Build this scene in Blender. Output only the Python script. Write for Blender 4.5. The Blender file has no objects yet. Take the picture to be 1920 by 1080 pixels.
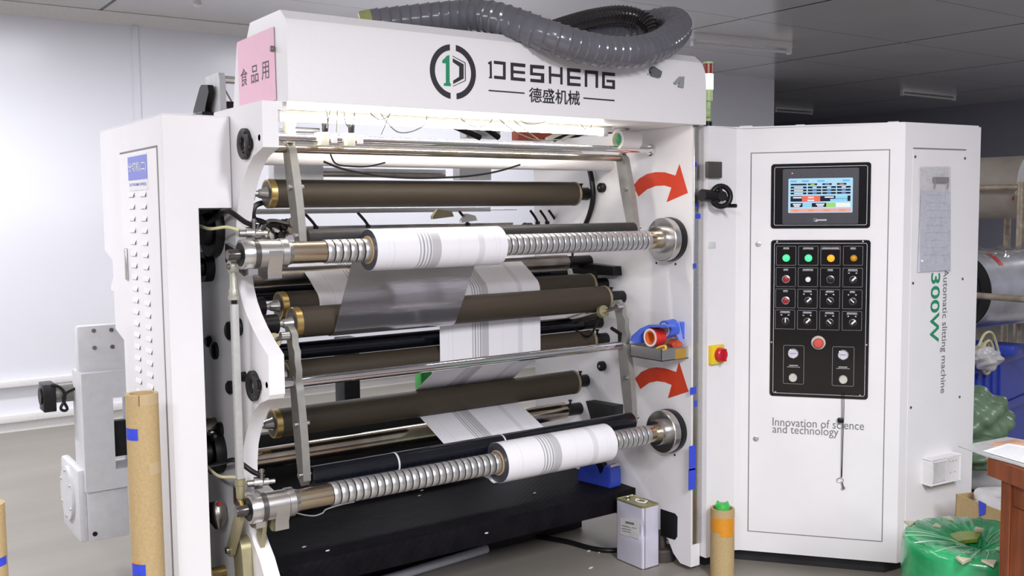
import bpy, bmesh, math, random
from mathutils import Vector as V, Matrix
random.seed(7)
SC = bpy.context.scene
COL = SC.collection

# ------------------------------------------------------------------ camera
EYE = V((0, 0, 1.48)); FPX = 1859.2
_y, _p, _r = (math.radians(a) for a in (35.19, -4.545, -0.593))
FW = V((math.sin(_y)*math.cos(_p), math.cos(_y)*math.cos(_p), math.sin(_p)))
_r0 = V((math.cos(_y), -math.sin(_y), 0)); _u0 = _r0.cross(FW)
RT = math.cos(_r)*_r0 + math.sin(_r)*_u0
UP = -math.sin(_r)*_r0 + math.cos(_r)*_u0
cd = bpy.data.cameras.new('camera'); cam = bpy.data.objects.new('camera', cd); COL.objects.link(cam)
cd.sensor_width = 36; cd.lens = 36*FPX/1920; cd.clip_start = .05; cd.clip_end = 100
cam.matrix_world = Matrix(((RT.x, UP.x, -FW.x, EYE.x), (RT.y, UP.y, -FW.y, EYE.y), (RT.z, UP.z, -FW.z, EYE.z), (0, 0, 0, 1)))
SC.camera = cam
SC.view_settings.view_transform = 'Standard'; SC.view_settings.look = 'None'
SC.view_settings.gamma = 1; SC.view_settings.use_curve_mapping = False
SC.view_settings.exposure = 0.0

# ------------------------------------------------------------------ light
w = bpy.data.worlds.new('world'); SC.world = w; w.use_nodes = True
bg = w.node_tree.nodes['Background']; bg.inputs[0].default_value = (.80, .84, 1, 1); bg.inputs[1].default_value = .42

def area_strip(x, y, lx, ly, power, col=(.96, .97, 1)):
    l = bpy.data.lights.new('room_and_fill_light', 'AREA'); l.shape = 'RECTANGLE'; l.size = lx; l.size_y = ly
    l.energy = power; l.color = col
    o = bpy.data.objects.new('room_and_fill_light', l); COL.objects.link(o); o.location = (x, y, 2.82)
    return o
area_strip(-1.4, -1.2, .3, 2.4, 275)
area_strip(1.5, -1.0, .3, 2.4, 250)
area_strip(-1.2, 4.4, .3, 2.4, 105)
area_strip(.4, 6.0, 2.4, .3, 62)
area_strip(4.2, 6.2, 2.4, .3, 60)
area_strip(9.5, 2.5, 2.4, .3, 120)  # added fill lamp that lifts the far room, where the fittings are off

# ------------------------------------------------------------------ pixel -> point helpers (true planes of the place)
def ray(u, v): return FW + RT*((u-960)/FPX) - UP*((v-540)/FPX)
def on(ax, c, u, v):
    d = ray(u, v); i = 'XYZ'.index(ax); return EYE + d*((c-EYE[i])/d[i])
def onp(P, n, u, v):
    d = ray(u, v); return EYE + d*((P-EYE).dot(n)/d.dot(n))
def dep(P): return (P-EYE).dot(FW)
def mpx(P): return dep(P)/FPX

# ------------------------------------------------------------------ materials
MATS = {}
def mat(name, col, rough=.5, metal=0, nscale=60, namp=.06, bump=0, emit=None, estr=0, alpha=1, trans=0, coat=0, spec=.5, stretch=None):
    if name in MATS: return MATS[name]
    m = bpy.data.materials.new(name); m.use_nodes = True; nt = m.node_tree; N = nt.nodes; L = nt.links
    b = N['Principled BSDF']
    tc = N.new('ShaderNodeTexCoord'); mp = N.new('ShaderNodeMapping'); nz = N.new('ShaderNodeTexNoise')
    L.new(tc.outputs['Object'], mp.inputs[0]); L.new(mp.outputs[0], nz.inputs['Vector'])
    if stretch: mp.inputs['Scale'].default_value = stretch
    nz.inputs['Scale'].default_value = nscale; nz.inputs['Detail'].default_value = 4
    cr = N.new('ShaderNodeValToRGB'); e = cr.color_ramp.elements
    e[0].position = .3; e[1].position = .7
    e[0].color = tuple(max(0, c*(1-namp)) for c in col) + (1,); e[1].color = tuple(min(1, c*(1+namp)) for c in col) + (1,)
    L.new(nz.outputs['Fac'], cr.inputs[0]); L.new(cr.outputs[0], b.inputs['Base Color'])
    b.inputs['Roughness'].default_value = rough; b.inputs['Metallic'].default_value = metal
    b.inputs['Specular IOR Level'].default_value = spec
    if coat: b.inputs['Coat Weight'].default_value = coat; b.inputs['Coat Roughness'].default_value = .08
    if trans: b.inputs['Transmission Weight'].default_value = trans
    if alpha < 1: b.inputs['Alpha'].default_value = alpha
    if bump:
        bp = N.new('ShaderNodeBump'); bp.inputs['Strength'].default_value = bump; bp.inputs['Distance'].default_value = .01
        L.new(nz.outputs['Fac'], bp.inputs['Height']); L.new(bp.outputs[0], b.inputs['Normal'])
    if emit:
        b.inputs['Emission Color'].default_value = tuple(emit)+(1,); b.inputs['Emission Strength'].default_value = estr
    MATS[name] = m; return m
def nodes(m): return m.node_tree.nodes, m.node_tree.links, m.node_tree.nodes['Principled BSDF']

WHITE = mat('white_powder_coat', (.80, .775, .79), .42, nscale=250, namp=.02, bump=.02)
CABW = mat('cabinet_white_paint', (.80, .775, .79), .4, nscale=8, namp=.015)
GREYP = mat('pale_grey_paint', (.62, .62, .64), .45, nscale=30, namp=.04)
CREAM = mat('cream_painted_steel', (.72, .69, .58), .4, namp=.04)
STEEL = mat('brushed_steel', (.60, .585, .57), .28, 1, nscale=40, namp=.12, stretch=(1, 40, 40))
DSTEEL = mat('worn_dark_steel', (.30, .275, .25), .32, 1, nscale=14, namp=.25)
CHROME = mat('polished_chrome', (.78, .77, .77), .10, 1, nscale=10, namp=.04)
OLDCHR = mat('tarnished_chrome', (.50, .44, .36), .16, 1, nscale=9, namp=.25)
GOLD = mat('champagne_anodised', (.60, .50, .36), .18, 1, nscale=12, namp=.05)
BRASS = mat('brass_end_ring', (.52, .37, .14), .3, .9, nscale=20, namp=.12)
OLIVE = mat('olive_zinc_plate', (.36, .32, .19), .42, .55, nscale=18, namp=.12)
RUB = mat('brown_rubber_cover', (.045, .034, .023), .55, nscale=260, namp=.10, spec=.3)
BLKR = mat('black_rubber', (.008, .008, .009), .45, nscale=40, namp=.2, spec=.25)
GRYR = mat('charcoal_rubber', (.028, .026, .027), .5, nscale=40, namp=.2, spec=.3)
NAVY = mat('black_gloss_roller', (.005, .006, .010), .18, nscale=10, namp=.2)
BLK = mat('black_plastic', (.008, .007, .008), .36, nscale=60, namp=.2, spec=.3)
DARK = mat('dark_interior_and_shade', (.024, .023, .025), .6, nscale=12, namp=.2, spec=.25)
PANEL = mat('black_gloss_panel', (.008, .006, .006), .14, nscale=20, namp=.2, spec=.3)
BEZ = mat('screen_surround_plastic', (.034, .032, .044), .35, nscale=40, namp=.1)
INK = mat('black_vinyl_lettering', (.022, .02, .026), .5, namp=.05)
GREYINK = mat('grey_vinyl_lettering', (.16, .16, .165), .5, namp=.05)
GREENINK = mat('green_vinyl', (.012, .25, .12), .45, namp=.08)
REDV = mat('red_vinyl_decal', (.62, .045, .012), .4, nscale=20, namp=.05)
WINK = mat('white_print', (.62, .62, .64), .5, namp=.03)
CARD = mat('kraft_cardboard', (.47, .335, .165), .72, nscale=120, namp=.07, bump=.02)
CARDIN = mat('kraft_core_inside', (.30, .21, .12), .8, nscale=80, namp=.1)
BTAPE = mat('blue_masking_tape', (.035, .065, .62), .5, nscale=80, namp=.08)
OTAPE = mat('orange_packing_tape', (.68, .27, .02), .3, namp=.04)
PINK = mat('pink_paper', (.86, .52, .64), .6, nscale=20, namp=.02)
SIGNB = mat('blue_sign', (.16, .19, .62), .35, namp=.04)
PLW = mat('white_plastic', (.78, .76, .77), .35, namp=.02)
PAPER = mat('white_paper', (.80, .80, .84), .6, nscale=20, namp=.03)
PAPERL = mat('lavender_paper', (.68, .68, .76), .6, nscale=20, namp=.04)
HOSE = mat('grey_pvc_hose', (.125, .122, .145), .22, nscale=12, namp=.08, coat=.3)
HOSED = mat('black_pvc_hose', (.022, .018, .020), .24, nscale=12, namp=.1, coat=.3)
CUFF = mat('olive_hose_cuff', (.30, .31, .13), .35, namp=.08)
BLUEP = mat('blue_plastic', (.03, .06, .42), .38, nscale=6, namp=.12)
TAPEB = mat('blue_glossy_tape', (.06, .13, .66), .2, nscale=30, namp=.1)
TAPER = mat('red_glossy_tape', (.66, .03, .02), .2, nscale=30, namp=.06)
TAPEO = mat('orange_core', (.75, .14, .02), .5, namp=.05)
TAPEY = mat('yellow_glossy_tape', (.85, .50, .05), .25, namp=.05)
ISOY = mat('yellow_switch_plate', (.80, .56, .02), .4, namp=.04)
ISOR = mat('red_switch_knob', (.52, .015, .03), .3, namp=.05)
ESTOP = mat('emergency_button_red', (.60, .07, .06), .4, namp=.05)
AMBER = mat('amber_lens', (.62, .28, .01), .25, namp=.05)
BTNR = mat('dark_red_button', (.32, .012, .016), .3, namp=.05)
LAMPR = mat('red_beacon_lens', (.30, .035, .01), .2, namp=.08)
BEACON = mat('lime_beacon_plastic', (.52, .66, .32), .35, namp=.06)
GRNL = mat('lit_green_lens', (.02, .3, .12), .3, emit=(.08, .95, .32), estr=1.15)
ORGL = mat('lit_orange_lens', (.4, .12, .01), .3, emit=(1, .30, .01), estr=1.5)
BEAL = mat('lit_beacon_lens', (.7, 1, .8), .3, emit=(.55, 1, .68), estr=3.2)
TUBEL = mat('lit_lamp_tube', (1, .97, .92), .3, emit=(1, .955, .88), estr=40)
TINW = mat('white_tin', (.66, .64, .76), .3, .25, nscale=8, namp=.03)
TING = mat('olive_tin_top', (.40, .37, .17), .3, .7, nscale=14, namp=.1)
GRNC = mat('green_cap_plastic', (.05, .46, .07), .35, namp=.06)
GRNW = mat('green_film_wrap', (.02, .34, .12), .24, nscale=9, namp=.35, bump=.25, coat=.6)
WOOD = mat('reddish_brown_wood', (.21, .058, .022), .42, nscale=5, namp=.30, stretch=(8, 8, 1))
SACK = mat('green_plastic_sack', (.12, .185, .115), .36, nscale=9, namp=.22, bump=.25)
CLEAR = mat('clear_plastic', (.85, .85, .88), .14, nscale=14, namp=.06, alpha=.22, bump=.35)
MILKY = mat('milky_plastic_bag', (.70, .68, .70), .25, nscale=14, namp=.1, alpha=.7, bump=.3)
YELC = mat('pale_yellow_cable', (.62, .58, .34), .45, namp=.06)
BEIGE = mat('beige_paper_roll', (.34, .30, .26), .6, nscale=7, namp=.12)
FILMS = mat('wrapped_silver_film', (.50, .50, .55), .18, .35, nscale=6, namp=.25, bump=.12)
RUST = mat('rusty_rack_tube', (.36, .30, .23), .5, .4, nscale=24, namp=.3)
AL = mat('aluminium_profile', (.62, .62, .63), .34, .8, nscale=20, namp=.06)
PLATF = mat('black_checker_plate', (.008, .007, .009), .55, 0, spec=.06, nscale=14, namp=.3)
REDF = mat('red_oxide_paint', (.42, .07, .03), .5, namp=.1)
WIREG = mat('grey_wire', (.22, .21, .20), .5, namp=.05)
def clear_film():
    m = bpy.data.materials.new('crinkled_clear_film'); m.use_nodes = True; N = m.node_tree.nodes; L = m.node_tree.links
    N.remove(N['Principled BSDF']); tr = N.new('ShaderNodeBsdfTransparent'); gl = N.new('ShaderNodeBsdfGlossy'); gl.inputs['Roughness'].default_value = .10; mx = N.new('ShaderNodeMixShader'); mx.inputs[0].default_value = .26
    tc = N.new('ShaderNodeTexCoord'); nz = N.new('ShaderNodeTexNoise'); nz.inputs['Scale'].default_value = 22; nz.inputs['Detail'].default_value = 2; bp = N.new('ShaderNodeBump'); bp.inputs['Strength'].default_value = .9; bp.inputs['Distance'].default_value = .03
    L.new(tc.outputs['Object'], nz.inputs['Vector']); L.new(nz.outputs['Fac'], bp.inputs['Height']); L.new(bp.outputs[0], gl.inputs['Normal'])
    L.new(tr.outputs[0], mx.inputs[1]); L.new(gl.outputs[0], mx.inputs[2]); L.new(mx.outputs[0], N['Material Output'].inputs[0]); return m
CLEAR = clear_film()
SILV = mat('metallised_film_back', (.44, .43, .46), .13, .85, nscale=3, namp=.10, bump=.10, stretch=(.6, 4, 4))

# checker-plate bump
def checker_plate():
    N, L, b = nodes(PLATF)
    tc = N.new('ShaderNodeTexCoord'); w1 = N.new('ShaderNodeTexWave'); w2 = N.new('ShaderNodeTexWave')
    for wv, ro in ((w1, .785), (w2, -.785)):
        mp = N.new('ShaderNodeMapping'); mp.inputs['Rotation'].default_value = (0, ro, ro)
        L.new(tc.outputs['Object'], mp.inputs[0]); L.new(mp.outputs[0], wv.inputs[0]); wv.inputs['Scale'].default_value = 16
    mx = N.new('ShaderNodeMath'); mx.operation = 'MAXIMUM'; L.new(w1.outputs['Fac'], mx.inputs[0]); L.new(w2.outputs['Fac'], mx.inputs[1])
    pw = N.new('ShaderNodeMath'); pw.operation = 'POWER'; pw.inputs[1].default_value = 7; L.new(mx.outputs[0], pw.inputs[0])
    bp = N.new('ShaderNodeBump'); bp.inputs['Strength'].default_value = .22; bp.inputs['Distance'].default_value = .004
    L.new(pw.outputs[0], bp.inputs['Height']); L.new(bp.outputs[0], b.inputs['Normal'])
checker_plate()

def stripe_mat(name, x0, x1, base=(.80, .78, .82), rough=.32):
    """printed film: faint lines, a set of dark lines and a grey band across its width (object X)"""
    m = mat(name, base, rough, nscale=5, namp=.01, coat=.15); N, L, b = nodes(m)
    tc = N.new('ShaderNodeTexCoord'); sp = N.new('ShaderNodeSeparateXYZ'); mr = N.new('ShaderNodeMapRange')
    L.new(tc.outputs['Object'], sp.inputs[0]); L.new(sp.outputs['X'], mr.inputs[0])
    mr.inputs[1].default_value = x0; mr.inputs[2].default_value = x1
    cr = N.new('ShaderNodeValToRGB'); cr.color_ramp.interpolation = 'CONSTANT'
    W_ = 1.0; st = [(0, W_), (.08, .93), (.085, W_), (.115, .9), (.125, W_), (.305, .42), (.314, .95), (.332, .42), (.341, .95), (.358, .42), (.367, .92), (.382, .42), (.391, .85),
          (.40, .60), (.465, W_), (.60, .97), (.62, W_), (.765, .84), (.81, W_), (.90, .9), (.906, W_), (.93, .88), (.937, W_)]
    el = cr.color_ramp.elements
    el[0].position = 0; el[1].position = st[1][0]
    for p, _ in st[2:]: el.new(p)
    for e_, (p, v) in zip(sorted(el, key=lambda q: q.position), st): e_.color = (base[0]*v, base[1]*v, base[2]*v, 1)
    L.new(mr.outputs[0], cr.inputs[0]); L.new(cr.outputs[0], b.inputs['Base Color'])
    return m

# ------------------------------------------------------------------ mesh helpers (bmesh in world coordinates)
def BM(): return bmesh.new()
def quad_strip(bm, rings, closed=True, cap0=True, cap1=True):
    vs = [[bm.verts.new(p) for p in r] for r in rings]; n = len(vs[0])
    for a, b in zip(vs, vs[1:]):
        for i in range(n if closed else n-1):
            j = (i+1) % n
            try: bm.faces.new((a[i], a[j], b[j], b[i]))
            except ValueError: pass
    if closed and cap0: bm.faces.new(vs[0][::-1])
    if closed and cap1: bm.faces.new(vs[-1])
    return vs
def box(bm, x0, x1, y0, y1, z0, z1, bev=0):
    t = BM(); bmesh.ops.create_cube(t, size=1)
    for v in t.verts: v.co = ((x0+x1)/2+v.co.x*(x1-x0), (y0+y1)/2+v.co.y*(y1-y0), (z0+z1)/2+v.co.z*(z1-z0))
    if bev: bmesh.ops.bevel(t, geom=t.edges[:], offset=bev, segments=2, affect='EDGES', profile=.5)
    merge(bm, t); return bm
def obox(bm, P, a, b, c, bev=0):
    """box with one corner P and edge vectors a, b, c"""
    t = BM(); bmesh.ops.create_cube(t, size=1)
    for v in t.verts: v.co = P + a*(v.co.x+.5) + b*(v.co.y+.5) + c*(v.co.z+.5)
    if bev: bmesh.ops.bevel(t, geom=t.edges[:], offset=bev, segments=2, affect='EDGES', profile=.5)
    merge(bm, t); return bm
def merge(bm, t):
    m = {v: bm.verts.new(v.co) for v in t.verts}
    for f in t.faces:
        try: bm.faces.new([m[v] for v in f.verts])
        except ValueError: pass
    t.free()
def frame(d):
    d = d.normalized(); a = d.orthogonal().normalized(); return d, a, d.cross(a)
def lathe(bm, P, d, prof, seg=28, cap=True):
    d, a, b = frame(V(d)); P = V(P)
    rings = [[P + d*t + (a*math.cos(2*math.pi*i/seg) + b*math.sin(2*math.pi*i/seg))*max(r, 1e-5) for i in range(seg)] for t, r in prof]
    quad_strip(bm, rings, True, cap, cap); return bm
def cyl(bm, p0, p1, r, seg=24, r2=None):
    p0, p1 = V(p0), V(p1); return lathe(bm, p0, p1-p0, [(0, r), ((p1-p0).length, r if r2 is None else r2)], seg)
def ringtube(bm, P, d, L, ro, ri, seg=36):
    """hollow tube, open at both ends"""
    d, a, b = frame(V(d)); P = V(P); prof = [(0, ri), (0, ro), (L, ro), (L, ri), (0, ri)]
    rings = [[P + d*t + (a*math.cos(2*math.pi*i/seg)+b*math.sin(2*math.pi*i/seg))*r for i in range(seg)] for t, r in prof]
    quad_strip(bm, rings, True, False, False); bmesh.ops.remove_doubles(bm, verts=bm.verts, dist=1e-5); return bm
def smooth_path(pts, n=8):
    pts = [V(p) for p in pts]; out = []
    for i in range(len(pts)-1):
        p0 = pts[max(i-1, 0)]; p1 = pts[i]; p2 = pts[i+1]; p3 = pts[min(i+2, len(pts)-1)]
        for k in range(n):
            t = k/n; out.append(.5*((2*p1)+(p2-p0)*t+(2*p0-5*p1+4*p2-p3)*t*t+(3*p1-p0-3*p2+p3)*t**3))
    out.append(pts[-1]); return out
def tube(bm, pts, r, seg=10, rf=None, smooth=8, closed=False):
    ps = smooth_path(pts, smooth) if smooth else [V(p) for p in pts]
    T = [(ps[min(i+1, len(ps)-1)]-ps[max(i-1, 0)]).normalized() for i in range(len(ps))]
    a = T[0].orthogonal().normalized(); rings = []
    for i, (p, t) in enumerate(zip(ps, T)):
        a = (a - t*a.dot(t)).normalized(); b = t.cross(a); rr = rf(i, len(ps)) if rf else r
        rings.append([p+(a*math.cos(2*math.pi*k/seg)+b*math.sin(2*math.pi*k/seg))*rr for k in range(seg)])
    quad_strip(bm, rings); return bm
def prism(bm, pts, ext):
    """closed polygon (3D points, planar) extruded by the vector ext"""
    lo = [bm.verts.new(p) for p in pts]; hi = [bm.verts.new(V(p)+ext) for p in pts]; n = len(pts)
    bm.faces.new(lo[::-1]); bm.faces.new(hi)
    for i in range(n): bm.faces.new((lo[i], lo[(i+1) % n], hi[(i+1) % n], hi[i]))
    return bm
def sheet(bm, path, x0, x1, th=.0006):
    """thin web following a (Y, Z) path between x0 and x1"""
    top, bot = [], []
    for i, (y, z) in enumerate(path):
        a = path[max(i-1, 0)]; b = path[min(i+1, len(path)-1)]; dy, dz = b[0]-a[0], b[1]-a[1]; l = math.hypot(dy, dz) or 1
        ny, nz = -dz/l*th, dy/l*th; top.append((y+ny, z+nz)); bot.append((y-ny, z-nz))
    loop = top + bot[::-1]
    quad_strip(bm, [[(x0, y, z) for y, z in loop], [(x1, y, z) for y, z in loop]]); return bm
def arc(cy, cz, r, a0, a1, n=14):
    return [(cy+r*math.cos(math.radians(a0+(a1-a0)*i/n)), cz+r*math.sin(math.radians(a0+(a1-a0)*i/n))) for i in range(n+1)]

# ------------------------------------------------------------------ object helpers
def wloc(o):
    p = V((0, 0, 0))
    while o: p += o.location; o = o.parent
    return p
def thing(name, label, cat, loc, group=None):
    o = bpy.data.objects.new(name, None); COL.objects.link(o); o.location = loc; o.empty_display_size = .05
    o['label'] = label; o['category'] = cat
    if group: o['group'] = group
    return o
def part(name, bm, m, parent=None, label=None, sharp=38, flat=False):
    bmesh.ops.recalc_face_normals(bm, faces=bm.faces)
    if parent is not None and parent.parent and parent.parent.parent: parent = parent.parent      # thing > part > sub-part, no deeper
    if parent is None:
        xs = [v.co for v in bm.verts]; off = V(((min(c.x for c in xs)+max(c.x for c in xs))/2, (min(c.y for c in xs)+max(c.y for c in xs))/2, min(c.z for c in xs)))
    else: off = wloc(parent)
    for v in bm.verts: v.co -= off
    me = bpy.data.meshes.new(name); bm.to_mesh(me); bm.free()
    if not flat:
        for p in me.polygons: p.use_smooth = True
        me.set_sharp_from_angle(angle=math.radians(sharp))
    me.materials.append(m)
    o = bpy.data.objects.new(name, me); COL.objects.link(o)
    if parent is None: o.location = off
    else: o.parent = parent
    if label: o['label'] = label
    return o
def solo(name, bm, m, label, cat, group=None, **k):
    o = part(name, bm, m, None, label, **k); o['category'] = cat
    if group: o['group'] = group
    return o
def struct(name, bm, m):
    o = part(name, bm, m); o['kind'] = 'structure'; return o

def text_mesh(s, offset=0.0, res=3):
    c = bpy.data.curves.new('lettering', 'FONT'); c.body = s; c.offset = offset; c.resolution_u = res
    o = bpy.data.objects.new('lettering', c); COL.objects.link(o)
    bpy.context.view_layer.update()
    me = bpy.data.meshes.new_from_object(o.evaluated_get(bpy.context.evaluated_depsgraph_get()))
    bpy.data.objects.remove(o); return me
def text(s, P, xd, ud, wd, ht, m, parent, offset=0.0, th=.0006, name='lettering', label=None):
    """lettering fitted in a wd x ht rectangle whose lower left corner is P"""
    me = text_mesh(s, offset); bm = BM(); bm.from_mesh(me); bpy.data.meshes.remove(me)
    xs = [v.co.x for v in bm.verts]; ys = [v.co.y for v in bm.verts]
    if not xs: bm.free(); return None
    x0, x1, y0, y1 = min(xs), max(xs), min(ys), max(ys); xd, ud = V(xd), V(ud); n = xd.cross(ud)
    for v in bm.verts: v.co = V(P) + xd*((v.co.x-x0)/(x1-x0)*wd) + ud*((v.co.y-y0)/(y1-y0)*ht) + n*th
    return part(name, bm, m, parent, label, flat=True)
def decal(bm, pts, n, th=.0008):
    prism(bm, [V(p)+n*.0002 for p in pts], n*th)

# ================================================================== SETTING
YW = 7.45; ZC = 2.89
FLOOR = mat('grey_epoxy_floor', (.265, .24, .212), .42, nscale=1.1, namp=.14, stretch=(.5, 2.5, 1))
WALLM = mat('white_wall_panel', (.80, .80, .86), .26, nscale=.6, namp=.02)
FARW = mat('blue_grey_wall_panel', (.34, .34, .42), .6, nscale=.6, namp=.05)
TRIMW = mat('white_trim', (.82, .80, .80), .4, namp=.03)
CEIL = mat('grey_metal_ceiling', (.75, .745, .755), .18, .2, nscale=1, namp=.04)
def ceiling_seams():
    N, L, b = nodes(CEIL); tc = N.new('ShaderNodeTexCoord'); sp = N.new('ShaderNodeSeparateXYZ'); L.new(tc.outputs['Object'], sp.inputs[0])
    def line(sock, off, step, wdt):
        a = N.new('ShaderNodeMath'); a.operation = 'SUBTRACT'; a.inputs[1].default_value = off; L.new(sp.outputs[sock], a.inputs[0])
        d = N.new('ShaderNodeMath'); d.operation = 'PINGPONG'; d.inputs[1].default_value = step/2; L.new(a.outputs[0], d.inputs[0])
        c = N.new('ShaderNodeMath'); c.operation = 'LESS_THAN'; c.inputs[1].default_value = wdt; L.new(d.outputs[0], c.inputs[0]); return c.outputs[0]
    src = b.inputs['Base Color'].links[0].from_socket
    for sock, off, step, wdt, col in (('X', 5.81-4, 2.04, .012, (.03, .03, .03, 1)), ('Y', 4.01-6, 1.18, .008, (.5, .5, .5, 1))):
        mx = N.new('ShaderNodeMix'); mx.data_type = 'RGBA'; L.new(line(sock, off, step, wdt), mx.inputs['Factor'])
        L.new(src, mx.inputs['A']); mx.inputs['B'].default_value = col; src = mx.outputs['Result']
    L.new(src, b.inputs['Base Color'])
ceiling_seams()
bm = BM(); box(bm, -6, 14, -2, 14, -.1, 0); struct('floor', bm, FLOOR)
bm = BM(); box(bm, -6, 14, -2, 14, ZC, ZC+.1); struct('ceiling', bm, CEIL)        # centre (4, 6)
bm = BM(); box(bm, -6, 8.86, YW, YW+.12, 0, ZC); struct('wall_back', bm, WALLM)
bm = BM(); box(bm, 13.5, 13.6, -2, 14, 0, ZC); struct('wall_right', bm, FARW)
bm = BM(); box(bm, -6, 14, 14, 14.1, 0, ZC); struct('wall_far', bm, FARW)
bm = BM(); box(bm, -6.1, -6, -2, 14, 0, ZC); struct('wall_left', bm, WALLM)
bm = BM(); prism(bm, [(-6, YW, ZC-.002), (-6, YW-.07, ZC-.002), (-6, YW-.035, ZC-.035), (-6, YW, ZC-.075)], V((10.5, 0, 0))); struct('trim_1', bm, TRIMW)
zr1 = on('Y', YW, 0, 714).z; zr0 = on('Y', YW, 0, 727).z
bm = BM(); box(bm, -6, 8.86, YW-.05, YW, zr0, zr1, .006); struct('trim_2', bm, TRIMW)
zb1 = on('Y', YW-.06, 0, 781).z; zb0 = on('Y', YW-.06, 0, 796).z
bm = BM(); box(bm, -6, 8.86, YW-.06, YW, zb0, zb1, .006); box(bm, -6, 8.86, YW-.03, YW, 0, zb0); struct('baseboard_back', bm, TRIMW)
P = on('Y', YW, 255, 120)
bm = BM(); box(bm, P.x-.02, P.x+.02, YW-.012, YW, zr1, ZC-.075); struct('trim_3', bm, WALLM)

# ================================================================== SLITTING MACHINE
XLO, XLI, XRI, XRO, YF = 1.089, 1.138, 2.85, 2.90, 2.80
YS, ZUP, ZLO = 2.91, 1.352, .568            # air shafts
MACH = thing('slitting_machine', 'white film slitting machine with brown rollers, two shafts and a lettered top beam', 'machine', V((1.995, 3.3, 0)))

# ---- left side frame: plate with two deep bays
lf = [(2.795, 1.779), (2.795, 1.668)] + [(2.830, 1.658), (2.875, 1.645), (2.921, 1.617), (2.960, 1.583), (2.995, 1.539), (3.028, 1.476), (3.046, 1.409), (3.052, 1.342), (3.047, 1.292), (3.031, 1.240), (3.006, 1.197), (2.970, 1.160), (2.925, 1.124), (2.869, 1.088), (2.803, 1.053)] + \
     [(2.803, .935), (2.815, .920), (2.884, .898), (2.932, .868), (2.976, .827), (3.010, .782), (3.036, .736), (3.050, .676), (3.052, .620), (3.044, .556), (3.022, .489), (2.975, .435), (2.925, .395), (2.880, .340), (2.850, .27), (2.80, .18), (2.80, .02)] + \
     [(2.98, .02), (3.02, .08), (3.60, .08), (3.64, .02), (3.85, .02), (3.85, 1.779)]
bm = BM(); prism(bm, [(XLO, y, z) for y, z in lf], V((XLI-XLO, 0, 0))); LF = part('side_frame', bm, WHITE, MACH, sharp=30)
def disc_on_left(u, v, r, m, name, ring=0, t=.02):
    P = on('X', XLO, u, v); bm = BM()
    if ring: lathe(bm, P+V((.004, 0, 0)), (-1, 0, 0), [(0, r), (t, r), (t+.003, r-.004), (t+.003, ring+.004), (t, ring), (.002, ring)], 32)
    else: lathe(bm, P+V((.004, 0, 0)), (-1, 0, 0), [(0, r), (t*.7, r), (t, r*.7)], 20)
    return part(name, bm, m, LF)
for u, v in ((462, 270), (478, 723)):
    f = disc_on_left(u, v, .047, GRYR, 'bearing_flange', .021, .016)
    P = on('X', XLO-.014, u, v); f.parent = MACH
    for k in range(6):
        bm = BM(); a = k*math.pi/3+.3; Q = P+V((0, math.cos(a)*.035, math.sin(a)*.035)); cyl(bm, Q, Q-V((.005, 0, 0)), .0034, 8); part('flange_bolt', bm, BLK, f)
    bm = BM(); cyl(bm, P+V((.013, 0, 0)), P+V((.006, 0, 0)), .021, 20); part('bore', bm, BLKR, f)
for u, v, r in ((450, 613, .028), (405, 657, .030), (394, 640, .020), (460, 706, .016), (415, 805, .026), (434, 726, .022), (433, 620, .03)): disc_on_left(u, v, r, BLKR, 'plug')
for u, v in ((486, 258), (500, 722)): disc_on_left(u, v, .014, STEEL, 'set_screw', 0, .004)

# ---- right side frame: full plate with a floor notch
rf = [(2.80, 1.80), (2.80, .03), (2.855, .018), (2.90, .045), (2.925, .09), (2.955, .115), (3.0, .12), (3.0, .33), (2.99, .345), (2.90, .29), (2.89, .27), (2.89, .14), (2.93, .112), (3.06, .105), (3.6, .08), (3.64, .02), (3.85, .02), (3.85, 1.80)]
rf = [(2.80, 1.80), (2.80, .02), (2.86, .02), (2.90, .05), (2.93, .10), (2.99, .13)] + [(3.60, .13), (3.64, .02), (3.85, .02), (3.85, 1.80)]
bm = BM(); prism(bm, [(XRI, y, z) for y, z in rf], V((XRO-XRI, 0, 0))); RF = part('side_frame', bm, WHITE, MACH, sharp=30)
hole = [on('X', XRI, u, v) for u, v in ((1239, 954), (1266, 963), (1270.5, 969), (1270, 1006), (1266, 1012), (1239, 1004))]
bm = BM(); prism(bm, [p-V((.002, 0, 0)) for p in hole], V((.004, 0, 0))); part('floor_opening', bm, BLKR, RF)
bm = BM(); lathe(bm, (XRI+.015, 2.985, 0), (0, 0, 1), [(0, .058), (.045, .058), (.052, .052), (.055, .02), (.13, .02)], 28); part('levelling_foot', bm, mat('brown_black_rubber', (.05, .04, .035), .5), RF)
bm = BM(); box(bm, XRI+.006, XRO+.004, YF-.006, YF, .115, 1.797, .002); ST = part('edge_strip', bm, STEEL, RF, 'brushed steel edge strip')
# blue tape scraps stuck on the strip
for (u0, v0, u1, v1) in ((1292, 837, 1304, 880), (1291, 880, 1303, 916), (1294, 727, 1305, 738), (1302, 752, 1307, 762), (1304, 401, 1313, 410), (1305, 381, 1309, 390), (1300, 494, 1305, 503), (1303, 304, 1306, 312)):
    a = on('Y', YF-.0068, u0, v0); b = on('Y', YF-.0068, u1, v1)
    bm = BM(); box(bm, a.x, b.x, YF-.0085, YF-.0062, b.z, a.z); part('tape_scrap', bm, BTAPE, ST, 'scrap of blue tape')
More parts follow.
